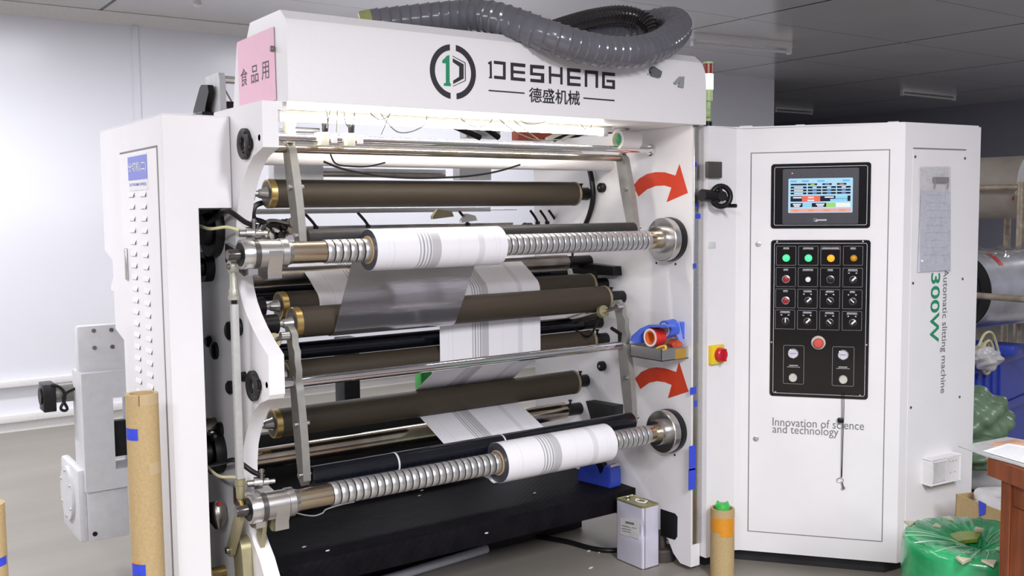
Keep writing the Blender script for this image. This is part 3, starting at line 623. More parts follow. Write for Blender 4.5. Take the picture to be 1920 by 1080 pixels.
# ================================================================== FILM ROLLS AND WEBS
def film_roll(x0, x1, Z, r, label):
    xm = (x0+x1)/2; h = (x1-x0)/2
    t = thing('film_roll', label, 'film roll', V((xm, YS, Z)), 'rolls of printed film on the shafts')
    bm = BM(); ringtube(bm, (x0, YS, Z), (1, 0, 0), x1-x0, r, .0455, 64)
    part('wound_film', bm, stripe_mat('printed_film_roll_%d' % round(r*1e4), -h, h), t)
    bm = BM(); ringtube(bm, (x0-.0012, YS, Z), (1, 0, 0), .003, r-.0012, .0455, 64); part('wound_edge', bm, mat('film_roll_edge', (.060, .062, .085), .35, namp=.1), t)
    bm = BM(); ringtube(bm, (x0-.004, YS, Z), (1, 0, 0), x1-x0+.008, .0458, .0388, 48); part('paper_core', bm, CARD, t)
    return t
film_roll(1.480, 1.989, ZUP, .0685, 'roll of striped white film on the upper shaft, near its left end')
film_roll(1.980, 2.491, ZLO, .0735, 'roll of striped white film on the lower shaft, towards its right end')
def tangent_cross(c1, r1, c2, r2, side):
    dx, dy = c2[0]-c1[0], c2[1]-c1[1]; D = math.hypot(dx, dy); a = math.atan2(dy, dx); b = math.acos((r1+r2)/D)*side
    return (c1[0]+r1*math.cos(a+b), c1[1]+r1*math.sin(a+b)), (c2[0]-r2*math.cos(a+b), c2[1]-r2*math.sin(a+b))
R3c, R4c, R7c, R8c = (3.215, 1.097), (3.328, 1.147), (3.324, .903), (3.462, .699)
top = [(3.68, 1.400), (3.46, 1.287), (3.37, 1.238)] + arc(R4c[0], R4c[1], .0515, 118, 182, 10)
def web(path, x0, x1, label, m=None, name='film_web', g='webs of printed film running through the machine'):
    bm = BM(); sheet(bm, path, x0, x1, .0004); h = (x1-x0)/2
    o = solo(name, bm, m or stripe_mat('printed_film_web', -h, h), label, 'film web', g, sharp=60); return o
pa, pb = tangent_cross(R3c, .0548, (2.91, ZUP), .0688, 1)
a0 = math.degrees(math.atan2(pa[1]-R3c[1], pa[0]-R3c[0])) % 360
web(top + [(3.2745, 1.115)] + arc(*R3c, .0555, 4, -60, 8), 1.470, 1.962, 'printed white film web under the upper roll, passing over the brown roller behind')
web(arc(*R3c, .0565, -58, a0-360, 12) + [pb], 1.474, 1.976, 'shiny silver underside of film hanging from the upper roll round the front brown roller', SILV)
pathB = top + arc(*R7c, .0475, 180, 245, 8) + [(3.40, .800)] + arc(*R8c, .0545, 78, -112, 16) + [(3.255, .572), (3.10, .515)] + arc(2.91, ZLO, .0742, -62, -85, 4)
web(pathB, 1.966, 2.452, 'striped white film web hanging down to the lower roll, right of the silver film')

# ================================================================== SHEETS ON THE BEAM, HOSES, SMALL THINGS ON THE MACHINE
c4 = [on('X', XB0-.002, u, v) for u, v in ((445, 79.3), (513.3, 50), (518.3, 187.3), (450, 206.7))]
PS = thing('paper_sign', 'pink paper sign with three Chinese characters on the left end of the top beam', 'sign', c4[3])
bm = BM(); prism(bm, c4, V((-.0012, 0, 0))); part('sheet', bm, PINK, PS, flat=True)
a = on('X', XB0-.0036, 452, 162); b = on('X', XB0-.0036, 503, 133)
ch = .054
for k, (s_, u, v) in enumerate((('食', 457.5, 145), ('品', 477.5, 139), ('用', 497.3, 132))):
    P = on('X', XB0-.0034, u, v); hh = 34*mpx(P)*.48; ww = .030
    text(s_, P+V((0, ww, -hh)), (0, -1, 0), (0, 0, 1), ww*2, hh*2, INK, PS, th=.0004)
# corrugated hoses
def hose(pts, r, m, pitch, name, label, cuff=None, ridge=.045):
    ps = smooth_path(pts, 14); d = [0]
    for a, b in zip(ps, ps[1:]): d.append(d[-1]+(b-a).length)
    N = int(d[-1]/(pitch/7)); rs = []; j = 0
    for i in range(N+1):
        q = d[-1]*i/N
        while j < len(d)-2 and d[j+1] < q: j += 1
        t = (q-d[j])/max(1e-9, d[j+1]-d[j]); rs.append(ps[j].lerp(ps[j+1], t))
    prof = (1.0, 1.012, 1.02, 1.025, 1.03, 1.0+ridge*1.4, .985)
    bm = BM(); tube(bm, rs, r, 26, rf=lambda i, n: r*prof[i % 7], smooth=0)
    t = thing(name, label, 'hose', ps[0]); part('hose_wall', bm, m, t, sharp=25)
    if cuff:
        e = (ps[0]-ps[2]).normalized(); bm = BM(); lathe(bm, ps[0]-e*.01, e, [(0, r*.98), (.01, r*1.0), (.04, r*.97), (.05, r*.9), (.052, r*.8)], 28); part('cuff', bm, CUFF, t)
    return t
def H(u, v, Y): return on('Y', Y, u, v)
def HB(u, Y, z=2.122): return V((on('Y', Y, u, 30).x, Y, z))
hose([HB(696, 3.12, 2.118), HB(765, 3.07, 2.135), HB(840, 3.0, 2.150), HB(900, 2.92, 2.150), H(962, 44, 2.80), H(1030, 69, 2.712), H(1090, 88, 2.69), H(1150, 98, 2.69), H(1205, 95, 2.70), H(1248, 78, 2.76), H(1271, 54, 2.86), H(1262, 40, 2.98), H(1228, 42, 3.10), H(1185, 52, 3.17), H(1120, 66, 3.2), H(1060, 70, 3.2)], .053, HOSE, .036, 'ventilation_hose', 'thick grey corrugated hose lying along the top beam and drooping over its front', True, ridge=.06)
hose([H(1010, 66, 3.10), H(1060, 48, 3.12), H(1110, 34, 3.12), H(1160, 27, 3.10), H(1195, 32, 3.07), H(1216, 47, 3.03), H(1226, 70, 3.0)], .033, HOSED, .016, 'vacuum_hose', 'thinner black corrugated hose curled behind the drooping grey hose', ridge=.09)
# small grey scraps on the beam front
P = on('Y', YB-.002, 1227, 137); t = thing('sensor_clip', 'small dark grey clip stuck on the beam below the drooping hose', 'clip', P)
bm = BM(); prism(bm, [on('Y', YB-.001, u, v) for u, v in ((1216, 131), (1222, 125), (1237, 135), (1234, 146), (1219, 142))], V((0, -.014, 0))); part('clip_body', bm, mat('grey_clip_plastic', (.12, .13, .13), .5), t)
bm = BM(); cyl(bm, on('Y', YB-.015, 1218.5, 136), on('Y', YB-.017, 1218.5, 136), .004, 10); part('clip_screw', bm, BLK, t)
bm = BM(); prism(bm, [on('Y', YB-.001, u, v) for u, v in ((1262, 156), (1273, 144), (1281.5, 144), (1280, 165), (1270, 163), (1273, 154), (1265, 159))], V((0, -.006, 0)))
solo('tape_scrap', bm, mat('grey_tape', (.30, .30, .31), .5), 'small grey forked tape scrap near the right end of the beam front', 'tape')
# roll of tape parked at the right end of the bars
P = on('X', 2.66, 1157, 262)
t = thing('tape_roll', 'white tape roll with a green label beside the right frame under the beam', 'tape roll', P)
bm = BM(); ringtube(bm, P, (1, 0, 0), .10, .040, .030, 36); part('tape', bm, PLW, t)
bm = BM(); ringtube(bm, P-V((.001, 0, 0)), (1, 0, 0), .102, .0305, .028, 36); part('core', bm, mat('cream_core', (.80, .76, .55), .5), t)
bm = BM(); lathe(bm, P+V((.02, 0, 0)), (1, 0, 0), [(0, .029), (.001, .029)], 28); part('core_label', bm, mat('green_core_label', (.05, .32, .22), .4, nscale=30, namp=.5), t)

# tool tray on the right frame with tapes in it
TX, TY0, TY1, TZ0, TZ1 = 2.701, 2.817, 2.997, .877, .925
t = thing('tool_tray', 'small steel tray fixed to the right frame above the lower red arrow', 'tray', V((2.775, 2.9, TZ0)))
bm = BM(); box(bm, TX, XRI-.0005, TY0, TY1, TZ0, TZ0+.003); part('tray_floor', bm, STEEL, t)
for nm, bx in (('side_wall', (TX, TX+.002, TY0, TY1)), ('side_wall', (TX, XRI-.0005, TY0, TY0+.002)), ('side_wall', (TX, XRI-.0005, TY1-.002, TY1))):
    bm = BM(); box(bm, *bx, TZ0, TZ1); part(nm, bm, STEEL, t)
bm = BM(); a = on('Y', TY0, 1266, 655); b = on('Y', TY0, 1286, 671); box(bm, a.x, b.x, TY0-.0008, TY0, b.z, a.z); part('tape_patch', bm, mat('amber_tape', (.42, .24, .04), .35), t, 'amber tape patch')
P = on('X', 2.708, 1219, 633); ax = V((1, .02, 0)).normalized()
t = thing('tape_roll', 'red tape roll lying on its side in the steel tray', 'tape roll', P, 'tapes in the steel tray')
bm = BM(); ringtube(bm, P, ax, .055, .0375, .031, 36); part('tape', bm, TAPER, t)
bm = BM(); ringtube(bm, P-ax*.0005, ax, .056, .0312, .022, 36); part('core', bm, TAPEO, t)
bm = BM(); ringtube(bm, P-ax*.0012, ax, .002, .0365, .0285, 36); part('label_ring', bm, PLW, t)
P = on('X', 2.76, 1246, 618); t = thing('tape_roll', 'blue tape roll standing behind the red one in the steel tray', 'tape roll', P, 'tapes in the steel tray')
ax = V((1, .0, .08)).normalized(); bm = BM(); ringtube(bm, P, ax, .05, .036, .027, 36); part('tape', bm, TAPEB, t)
bm = BM(); ringtube(bm, P-ax*.001, ax, .051, .0272, .024, 36); part('core', bm, PLW, t)
def blob_prism(name, pl, axis, c, ext, m, label, cat, group=None):
    bm = BM(); prism(bm, [on(axis, c, u, v) for u, v in pl], ext); return solo(name, bm, m, label, cat, group, sharp=50)
blob_prism('tape_strip', [(1181, 638), (1184, 630), (1200, 616), (1216, 609), (1248, 610), (1252, 614), (1218, 614), (1207, 621), (1198, 630), (1197, 643), (1190, 645)], 'X', 2.704, V((.05, 0, 0)), TAPEB, 'loose strip of blue tape draped over the left of the red roll', 'tape', 'tapes in the steel tray')
blob_prism('tape_packet', [(1276, 605), (1290, 602), (1304, 640), (1301, 647), (1290, 645), (1280, 630)], 'Y', 2.84, V((0, .03, 0)), TAPEB, 'blue tape packet leaning at the right end of the steel tray', 'tape', 'tapes in the steel tray')
blob_prism('film_packet', [(1268, 603), (1274, 603), (1283, 646), (1276, 645), (1268, 625)], 'Y', 2.835, V((0, .02, .0)), mat('pale_blue_film', (.25, .33, .75), .2, nscale=30), 'pale blue folded film strip between the blue packets in the tray', 'film', 'tapes in the steel tray')
blob_prism('wrapper', [(1259, 645), (1270, 636), (1280, 643), (1278, 650), (1262, 652)], 'Y', 2.830, V((0, .03, 0)), mat('red_wrapper', (.55, .08, .03), .3, nscale=50, namp=.4), 'crumpled red wrapper at the front right of the steel tray', 'wrapper', 'tapes in the steel tray')
a = on('X', 2.70, 1228, 655); b = on('X', 2.70, 1249, 650)
bm = BM(); tube(bm, [on('X', 2.708, u, v) for u, v in ((1229, 655), (1238, 650), (1247, 649), (1248, 654), (1243, 656))], .0045, 8); solo('cable_clip', bm, TAPEY, 'yellow plastic clip hooked on the front edge of the steel tray', 'clip', 'tapes in the steel tray')

# blue tape dispenser on the foot platform
dz = .276; ex = V((1, .10, 0)).normalized(); ey = V((-.20, 1, 0)).normalized(); P0 = V((2.752, 3.185, dz))
prof = [(0, 0), (.185, 0), (.185, .035), (.165, .075), (.125, .098), (.095, .085), (.075, .055), (.055, .045), (.042, .06), (.036, .095), (.006, .090), (0, .06)]
t = thing('tape_dispenser', 'blue desk tape dispenser on the black platform beside the right frame', 'tape dispenser', P0)
bm = BM(); prism(bm, [P0+ey*y+V((0, 0, z)) for y, z in prof], ex*.072); bmesh.ops.bevel(bm, geom=bm.edges[:], offset=.004, segments=2, affect='EDGES'); part('dispenser_body', bm, BLUEP, t, sharp=50)
bm = BM(); obox(bm, P0+ex*.008+ey*.004+V((0, 0, .089)), ex*.056, ey*.006, V((0, 0, .010))); part('cutter', bm, STEEL, t)
bm = BM(); cyl(bm, P0+ex*.02+ey*.085+V((0, 0, .078)), P0+ex*.052+ey*.085+V((0, 0, .078)), .028, 24); part('tape_hub', bm, BLK, t)

# ================================================================== DRIVE CABINET (left)
CX0, CX1, CXN, CY0, CY1, CZ = .880, 1.0865, .981, 3.069, 3.845, 1.776
t = thing('drive_cabinet', 'tall white drive cabinet with louvred door at the left end of the machine', 'cabinet', V((.98, 3.45, 0)))
zn = on('Y', CY0, 400, 390).z
bm = BM(); prism(bm, [(CX0, y, z) for y, z in ((CY0, 0), (CY0, CZ), (CY1, CZ), (CY1, 1.345), (3.735, 1.312), (3.735, 1.065), (3.62, 1.035), (3.62, 0))], V((CXN-CX0, 0, 0)))
part('cabinet_body', bm, CABW, t)
bm = BM(); box(bm, CXN-.0005, CX1, CY0, CY1, zn, CZ)
part('cabinet_head', bm, CABW, t)
bm = BM(); prism(bm, [(CX0, CY0-.003, .0), (CX0, CY0-.003, CZ), (CX1, CY0-.003, CZ), (CX1, CY0-.003, zn), (CXN, CY0-.003, zn), (CXN, CY0-.003, .0)], V((0, .0035, 0))); part('front_panel', bm, CABW, t)
bm = BM(); box(bm, CX0, CX1, CY0-.003, CY1, CZ-.0005, CZ+.0025); part('top_panel', bm, CABW, t)
bm = BM(); box(bm, CXN, CXN+.004, CY0+.006, 3.61, 0.01, zn-.006); part('notch_shade_panel', bm, DARK, t)  # dark sheets, here and below, stand in for the shade inside the notch
bm = BM(); box(bm, CXN+.005, CX1-.001, CY0+.006, CY1-.004, zn-.005, zn-.001); part('notch_shade_panel', bm, DARK, t)
def onL(u, v, off=0): return on('X', CX0-off, u, v)
tl, tr, br = onL(225.7, 290), onL(294.4, 277), onL(313, 800)
yd0, yd1 = min(tl.y, 3.80), tr.y
bm = BM(); box(bm, CX0-.004, CX0, yd1, yd0, .03, (tl.z+tr.z)/2, .0015); DOOR = part('door', bm, CABW, t)
bm = BM(); zt_ = (tl.z+tr.z)/2
box(bm, CX0-.0012, CX0+.0005, yd1-.004, yd0+.004, zt_, zt_+.007); box(bm, CX0-.0012, CX0+.0005, yd1-.004, yd1, .03, zt_); part('door_gap', bm, mat('shadow_gap_rubber', (.22, .20, .20), .6), t)
# louvres: two columns
lv = None; yl = onL(261, 369.8).y; 
rows = [onL(261, 369.5+22.6*k).z for k in range(2)]
yA = (onL(244, 369).y+onL(255, 369).y)/2; yB_ = (onL(266, 369).y+onL(277, 369).y)/2
zc0 = onL(261, 369).z; dzl = (onL(261, 369).z-onL(270, 570).z)/9.0
for k in range(24):
    for yy in (yA, yB_):
        z = zc0-dzl*k; hw = abs(yA-yB_)*.26; lh = dzl*.45
        if lv is None:
            bm = BM(); quad_strip(bm, [[(CX0-.0035, yy-hw, z+lh), (CX0-.0035, yy+hw, z+lh)], [(CX0-.0085, yy-hw+.004, z+.002), (CX0-.0085, yy+hw-.004, z+.002)], [(CX0-.0085, yy-hw+.004, z), (CX0-.0085, yy+hw-.004, z)], [(CX0-.0035, yy-hw+.003, z), (CX0-.0035, yy+hw-.003, z)]], closed=False)
            lv = part('louvre', bm, CABW, DOOR); ly, lz = yy, z
        else:
            c = lv.copy(); COL.objects.link(c); c.parent = DOOR; c.location = (0, yy-ly, z-lz)
a = onL(240, 465); b = onL(242, 525); bm = BM(); box(bm, CX0-.012, CX0-.003, a.y-.010, a.y+.012, b.z, a.z, .004); part('door_handle', bm, STEEL, DOOR)
q = [onL(u, v, .0045) for u, v in ((240, 295.5), (275.5, 288.8), (277, 335), (241.5, 339))]
y0_, y1_ = (q[1].y+q[2].y)/2, (q[0].y+q[3].y)/2; z1_, z0_ = (q[0].z+q[1].z)/2, (q[2].z+q[3].z)/2; zw = onL(260, 357).z
bm = BM(); box(bm, CX0-.0055, CX0-.0038, y0_, y1_, zw, z1_+.006); SG = part('sign_plate', bm, PLW, t, 'white and blue name plate')
bm = BM(); box(bm, CX0-.0063, CX0-.0053, y0_+.001, y1_-.001, z0_, z1_); part('sign_blue', bm, SIGNB, SG)
text('分切机(二)', (CX0-.0064, y1_-.008, z0_+(z1_-z0_)*.30), (0, -1, 0), (0, 0, 1), y1_-y0_-.016, (z1_-z0_)*.46, PLW, SG, offset=.01)
text('SLITTINGMACHINE(2)', (CX0-.0056, y1_-.012, zw+(z0_-zw)*.35), (0, -1, 0), (0, 0, 1), y1_-y0_-.026, (z0_-zw)*.36, SIGNB, SG, offset=.01)
bm = BM(); prism(bm, [(CX0+.02, y, z) for y, z in ((3.736, 1.305), (3.86, 1.215), (3.86, 1.195), (3.736, 1.195))], V((.06, 0, 0))); part('rear_gusset', bm, CABW, t)
# web guide bracket standing behind the cabinet's top edge
Yb = 3.45
p0 = on('Y', Yb, 411, 217); p1 = on('Y', Yb, 412, 135.5); x0_ = p0.x
def onb(u, v): return on('X', x0_, u, v)
pl = [onb(u, v) for u, v in ((385, 145), (409, 136), (411.5, 150), (413.5, 217), (384, 217), (382, 205), (389, 186), (392, 170), (385.5, 165))]
t = thing('guide_bracket', 'grey metal sensor bracket standing behind the top of the left drive cabinet', 'bracket', V((x0_, Yb, CZ)))
for p in pl: p.z = max(p.z, CZ) if p.z < CZ+.03 else p.z
bm = BM(); prism(bm, pl, V((.022, 0, 0))); part('bracket_plate', bm, GREYP, t)
a = on('X', x0_+.02, 416, 149); bm = BM(); cyl(bm, a, a+V((.16, 0, 0)), .014, 18); part('guide_bar', bm, CHROME, t)
bm = BM(); prism(bm, [on('X', x0_-.03, u, v) for u, v in ((363, 205), (374, 165), (377, 159), (389, 159), (391, 172), (385, 200), (384, 212), (362, 212))], V((.02, 0, 0))); part('sensor_body', bm, BLK, t)
a = on('X', x0_-.05, 352, 217); b = on('X', x0_-.05, 384, 209); bm = BM(); box(bm, x0_-.06, x0_, min(a.y, b.y), max(a.y, b.y), CZ+.003, b.z, .003); part('sensor_base', bm, BLK, t)
bm = BM(); tube(bm, [on('Y', Yb+.02, u, v) for u, v in ((418, 160), (424, 172), (434, 190), (436, 195))], .003, 6); part('sensor_wire', bm, DSTEEL, t)
a = on('Y', Yb+.02, 423, 202); bm = BM(); box(bm, a.x, a.x+.028, Yb+.01, Yb+.04, a.z-.002, a.z+.022, .002); part('sensor_plug', bm, BLK, t)

# ================================================================== UNWIND ARM AND MOTOR (left rear)
t = thing('unwind_arm', 'white unwind arm housing with bolted plate behind the left drive cabinet', 'machine arm', V((.9, 4.0, .26)))
YU = 3.9
def onU(u, v, d=0): return on('Y', YU+d, u, v)
a = onU(143, 612, .05); b = onU(232, 700, .05)
bm = BM(); box(bm, a.x, a.x+.30, YU+.05, YU+.09, b.z-.04, a.z, .012); part('top_plate', bm, GREYP, t)
for u, v in ((175.5, 620), (208.5, 618.5), (177, 652), (210.5, 650)):
    P = onU(u, v, .05); bm = BM(); lathe(bm, P, (0, -1, 0), [(-.002, .008), (.004, .008), (.004, .004), (.001, .003)], 14); part('plate_bolt', bm, DSTEEL, t)
a = onU(152, 702); z1 = a.z; z0 = onU(160, 925).z; wl, wr = onU(214, 800).x, onU(240, 800).x+.02; wz1, wz0 = onU(215, 746).z, onU(215, 880).z
bm = BM(); prism(bm, [(a.x, YU, z0), (a.x, YU, z1), (a.x+.30, YU, z1), (a.x+.30, YU, z0), (wr+.001, YU, z0), (wr+.001, YU, wz1), (wl, YU, wz1), (wl, YU, wz0), (wr, YU, wz0), (wr, YU, z0)], V((0, .16, 0))); part('arm_box', bm, GREYP, t)
bm = BM(); box(bm, wl+.02, wr+.05, YU+.12, YU+.15, wz0+.02, wz0+.16); part('drive_belt_pulley', bm, DARK, t)
a = onU(163, 915, .02); b = onU(243, 1003, .02); bm = BM(); box(bm, a.x, b.x, YU+.02, YU+.25, b.z, a.z+.02, .004); part('gearbox', bm, GREYP, t)
P = onU(178, 1001, .02); bm = BM(); cyl(bm, P+V((0, .001, 0)), P-V((0, .003, 0)), .009, 14); part('drain_plug', bm, BLK, t)
P = on('X', a.x-.004, 147, 925); 
bm = BM(); box(bm, a.x-.03, a.x+.002, YU+.03, YU+.33, P.z-.16, P.z+.12, .01); part('side_cover', bm, GREYP, t)
bm = BM(); cyl(bm, (a.x-.029, YU+.19, P.z), (a.x-.042, YU+.19, P.z), .105, 36); part('round_cover', bm, GREYP, t)
for k in range(6):
    an = k*math.pi/3+.5; bm = BM(); cyl(bm, (a.x-.04, YU+.19+.09*math.cos(an), P.z+.09*math.sin(an)), (a.x-.047, YU+.19+.09*math.cos(an), P.z+.09*math.sin(an)), .006, 8); part('cover_bolt', bm, STEEL, t)
a = on('Y', YU+.15, 79, 742); b = on('Y', YU+.15, 150, 747)
bm = BM(); cyl(bm, (a.x+.03, YU+.17, a.z), (b.x+.06, YU+.17, a.z), .036, 28); MT = part('motor_body', bm, mat('olive_grey_motor', (.22, .22, .20), .4, .3), t)
bm = BM(); box(bm, a.x, a.x+.045, YU+.125, YU+.215, a.z-.062, a.z+.045, .004); part('motor_end', bm, BLK, t)
bm = BM(); cyl(bm, (a.x-.001, YU+.17, a.z-.005), (a.x-.006, YU+.17, a.z-.005), .032, 24); part('motor_fan_grille', bm, BLKR, t)
P = on('Y', YU+.16, 93, 722); bm = BM(); lathe(bm, P-V((0, 0, .015)), (0, 0, 1), [(0, .012), (.006, .014), (.02, .016), (.022, .012)], 18); part('motor_plug', bm, STEEL, t)
bm = BM(); tube(bm, [on('Y', YU+.12, u, v) for u, v in ((97, 722), (110, 725), (120, 735), (121, 750), (114, 765), (120, 770), (126, 766), (119, 750), (124, 737), (145, 727))], .0055, 8); part('motor_cable', bm, BLK, t)

# ================================================================== CONTROL CABINET (right)
ZCB, ZCT = .055, 1.80
P0 = V((3.077, 2.77, 0)); DA = math.atan2(2.77-2.275, 3.469-3.077); dD = V((math.cos(DA), -math.sin(DA), 0)); nD = V((-math.sin(DA), -math.cos(DA), 0))
Cn = V((3.469, 2.275, 0)); dB = V((math.cos(.0895), -math.sin(.0895), 0)); nB = V((-math.sin(.0895), -math.cos(.0895), 0))
Dn = Cn + dB*.462
t = thing('control_cabinet', 'white free-standing control cabinet with touch screen and button panel', 'cabinet', V((3.3, 2.8, 0)))
plan = [(2.906, 2.77), (3.045, 2.77), (3.066, 2.7675), (3.0894, 2.7543), (Cn.x, Cn.y), (Dn.x, Dn.y), (3.96, 3.25), (2.906, 3.25)]
bm = BM(); prism(bm, [(x, y, ZCB) for x, y in plan], V((0, 0, ZCT-ZCB))); bmesh.ops.bevel(bm, geom=[e for e in bm.edges if abs(e.verts[0].co.z-e.verts[1].co.z) < .01 and e.verts[0].co.z > 1], offset=.006, segments=2, affect='EDGES')
CB = part('cabinet_body', bm, CABW, t, sharp=20)
bm = BM(); prism(bm, [(2.95, 2.82, 0), (3.09, 2.82, 0), (3.47, 2.33, 0), (3.9, 2.29, 0), (3.93, 3.2, 0), (2.95, 3.2, 0)], V((0, 0, ZCB))); part('plinth', bm, DARK, t)
def onD(u, v, d=0): return onp(P0+nD*d, nD, u, v)
def rectD(u0, v0, u1, v1, d=0):
    """(s0, s1, z0, z1) of a rectangle on the door plane from four photo corners"""
    q = [onD(u, v, d) for u, v in ((u0, v0), (u1, v0), (u1, v1), (u0, v1))]; s = [(p-P0).dot(dD) for p in q]
    return (s[0]+s[3])/2, (s[1]+s[2])/2, (q[2].z+q[3].z)/2, (q[0].z+q[1].z)/2
def PD(s, z, d=0): p = P0+dD*s+nD*d; p.z = z; return p
def slab(bm, s0, s1, z0, z1, d0, d1, r=0, n=5):
    """rounded slab on the door plane"""
    if r:
        pts = []
        for cs, cz, a0 in ((s1-r, z1-r, 0), (s0+r, z1-r, 90), (s0+r, z0+r, 180), (s1-r, z0+r, 270)):
            for k in range(n+1): a = math.radians(a0+90*k/n); pts.append(PD(cs+r*math.cos(a), cz+r*math.sin(a), d0))
    else: pts = [PD(s0, z0, d0), PD(s1, z0, d0), PD(s1, z1, d0), PD(s0, z1, d0)]
    prism(bm, pts, nD*(d1-d0)); return bm
def outline(bm, s0, s1, z0, z1, d, r, wd):
    def loop(o):
        pts = []
        for cs, cz, a0 in ((s1-r, z1-r, 0), (s0+r, z1-r, 90), (s0+r, z0+r, 180), (s1-r, z0+r, 270)):
            for k in range(5): a = math.radians(a0+90*k/4); pts.append(PD(cs+(r-o)*math.cos(a), cz+(r-o)*math.sin(a), d))
        return pts
    a, b = loop(0), loop(wd); A = [bm.verts.new(p) for p in a]; B = [bm.verts.new(p) for p in b]; n = len(a)
    for i in range(n): bm.faces.new((A[i], A[(i+1) % n], B[(i+1) % n], B[i]))
GAP = MATS['shadow_gap_rubber']
s0, s1, z0, z1 = rectD(1410, 284.5, 1667, 280.5); z0 = rectD(1404, 985, 1653, 1004)[2]
_a = rectD(1409, 285, 1667, 281); _b = rectD(1404, 984, 1653, 1004); s0, s1, z0, z1 = (_a[0]+_b[0])/2, (_a[1]+_b[1])/2, _b[2], _a[3]
bm = BM(); slab(bm, s0-.004, s1+.004, z0-.004, z1+.004, -.001, .0012); part('door_gap', bm, GAP, t)
bm = BM(); slab(bm, s0, s1, z0, z1, -.001, .0035); CDOOR = part('door', bm, CABW, t)
for u, v in ((1422, 457.5), (1417.5, 822)):
    P = onD(u, v, .0035); bm = BM(); lathe(bm, P, nD, [(0, .011), (.004, .011), (.005, .008), (.005, .003), (.003, .001)], 20); part('door_lock', bm, STEEL, CDOOR)
# touch screen
s0, s1, z0, z1 = rectD(1446.5, 306, 1633.5, 302.5); z0 = rectD(1446.5, 428, 1631.5, 428)[2]
bm = BM(); slab(bm, s0, s1, z0, z1, .003, .007, .012); SCN = part('screen_surround', bm, PANEL, t)
m_ = .012; bm = BM(); outline(bm, s0+m_, s1-m_, z0+m_, z1-m_, .0073, .008, .0018); part('surround_line', bm, WINK, SCN, flat=True)
b0 = rectD(1468, 316, 1610.5, 313); bz = rectD(1468, 420, 1608, 420)[2]
bm = BM(); slab(bm, b0[0], b0[1], bz, b0[3], .007, .016, .006); part('screen_bezel', bm, BEZ, SCN)
g0 = rectD(1478.5, 334, 1599.5, 332.5, .016); gz = rectD(1479, 399.5, 1597.5, 399, .016)[2]; sa, sb, za, zb_ = g0[0], g0[1], gz, g0[3]
def emat(n, c, k=1.0): return mat('screen_'+n, tuple(q*.08 for q in c), .4, namp=.01, emit=c, estr=k*.85, spec=0)
SW = emat('pale_blue', (.50, .80, 1.0), 1.0)
bm = BM(); slab(bm, sa, sb, za, zb_, .0155, .0165, .004); part('display', bm, SW, SCN, 'lit display')
def sc(x0, y0, x1, y1, m, nm='display_field', lift=.0168):
    """field on the display; fractions from its top left corner"""
    bm = BM(); slab(bm, sa+(sb-sa)*x0, sa+(sb-sa)*x1, zb_-(zb_-za)*y1, zb_-(zb_-za)*y0, lift-.0003, lift); return part(nm, bm, m, SCN, flat=True)
DKF = emat('dark_field', (.045, .045, .075), .6); WF = emat('white_text', (.9, .9, 1), 1); BF = emat('blue_text', (.22, .45, .95), .8); RFd = emat('red_field', (1, .22, .16), .9); LB = emat('sky_field', (.35, .75, 1), 1); GF = emat('green_field', (.45, .85, .22), .9); PK = emat('pink_field', (1, .5, .45), .95); WH = emat('white_field', (1, 1, .95), 1)
LNK = emat('title_text', (.20, .62, 1), .9)
for x0, x1 in ((.03, .13), (.21, .32), (.45, .56), (.84, .95)): sc(x0, .055, x1, .105, LNK)
cols = ((.035, .285), (.305, .515), (.53, .74), (.755, .965))
for k, (y0, y1) in enumerate(((.15, .20), (.235, .29), (.32, .375), (.405, .46))):
    for c, (x0, x1) in enumerate(cols):
        xe = x1 if k or c == 0 else x0+.145
        sc(x0, y0, xe, y1, DKF)
        if k == 0 and c == 0: continue
        xm = (x0+xe)/2; hw = .07 if c == 0 else .032
        sc(xm-hw, y0+.012, xm+hw, y1-.010, WF if (c == 0 or k == 1) else ((GF, BF, RFd)[c-1] if k == 0 else BF), lift=.0171)
sc(.035, .51, .49, .67, DKF); sc(.215, .505, .50, .68, RFd, lift=.0170); sc(.31, .535, .40, .575, WF, lift=.0173); sc(.30, .62, .41, .66, WF, lift=.0173); sc(.075, .535, .21, .575, WF, lift=.0172)
sc(.50, .51, .965, .67, DKF); sc(.735, .51, .92, .59, LB, lift=.0171); sc(.655, .60, .92, .675, LB, lift=.0171); sc(.57, .53, .71, .57, WF, lift=.0172)
sc(.035, .715, .365, .83, DKF); sc(.075, .735, .20, .775, WF, lift=.0171); sc(.09, .785, .18, .82, WF, lift=.0171); sc(.225, .715, .365, .835, LB, lift=.0172)
sc(.37, .715, .60, .83, DKF); sc(.435, .735, .565, .775, WF, lift=.0171); sc(.455, .785, .55, .82, WF, lift=.0171); sc(.595, .715, .735, .835, GF, lift=.0172); sc(.745, .715, .965, .835, WH, lift=.0172)
sc(.03, .875, .975, .985, PK)
for x0 in (.07, .31, .55, .79): sc(x0, .905, x0+.10, .95, emat('orange_text', (1, .42, .25), .9), lift=.0171)
P = onD(1485.5, 325, .016); bm = BM(); cyl(bm, P, P+nD*.001, .0022, 12); part('power_light', bm, mat('orange_pilot', (1, .3, .1), .4, emit=(1, .25, .08), estr=1.5), SCN)
q = rectD(1526, 409.5, 1531.5, 415, .0163); bm = BM(); outline(bm, q[0], q[1], q[2], q[3], .0164, .0005, .0009); slab(bm, (q[0]+q[1])/2, q[1]+.002, q[2]-.001, (q[2]+q[3])/2, .0160, .0165); part('bezel_mark', bm, WINK, SCN, flat=True)
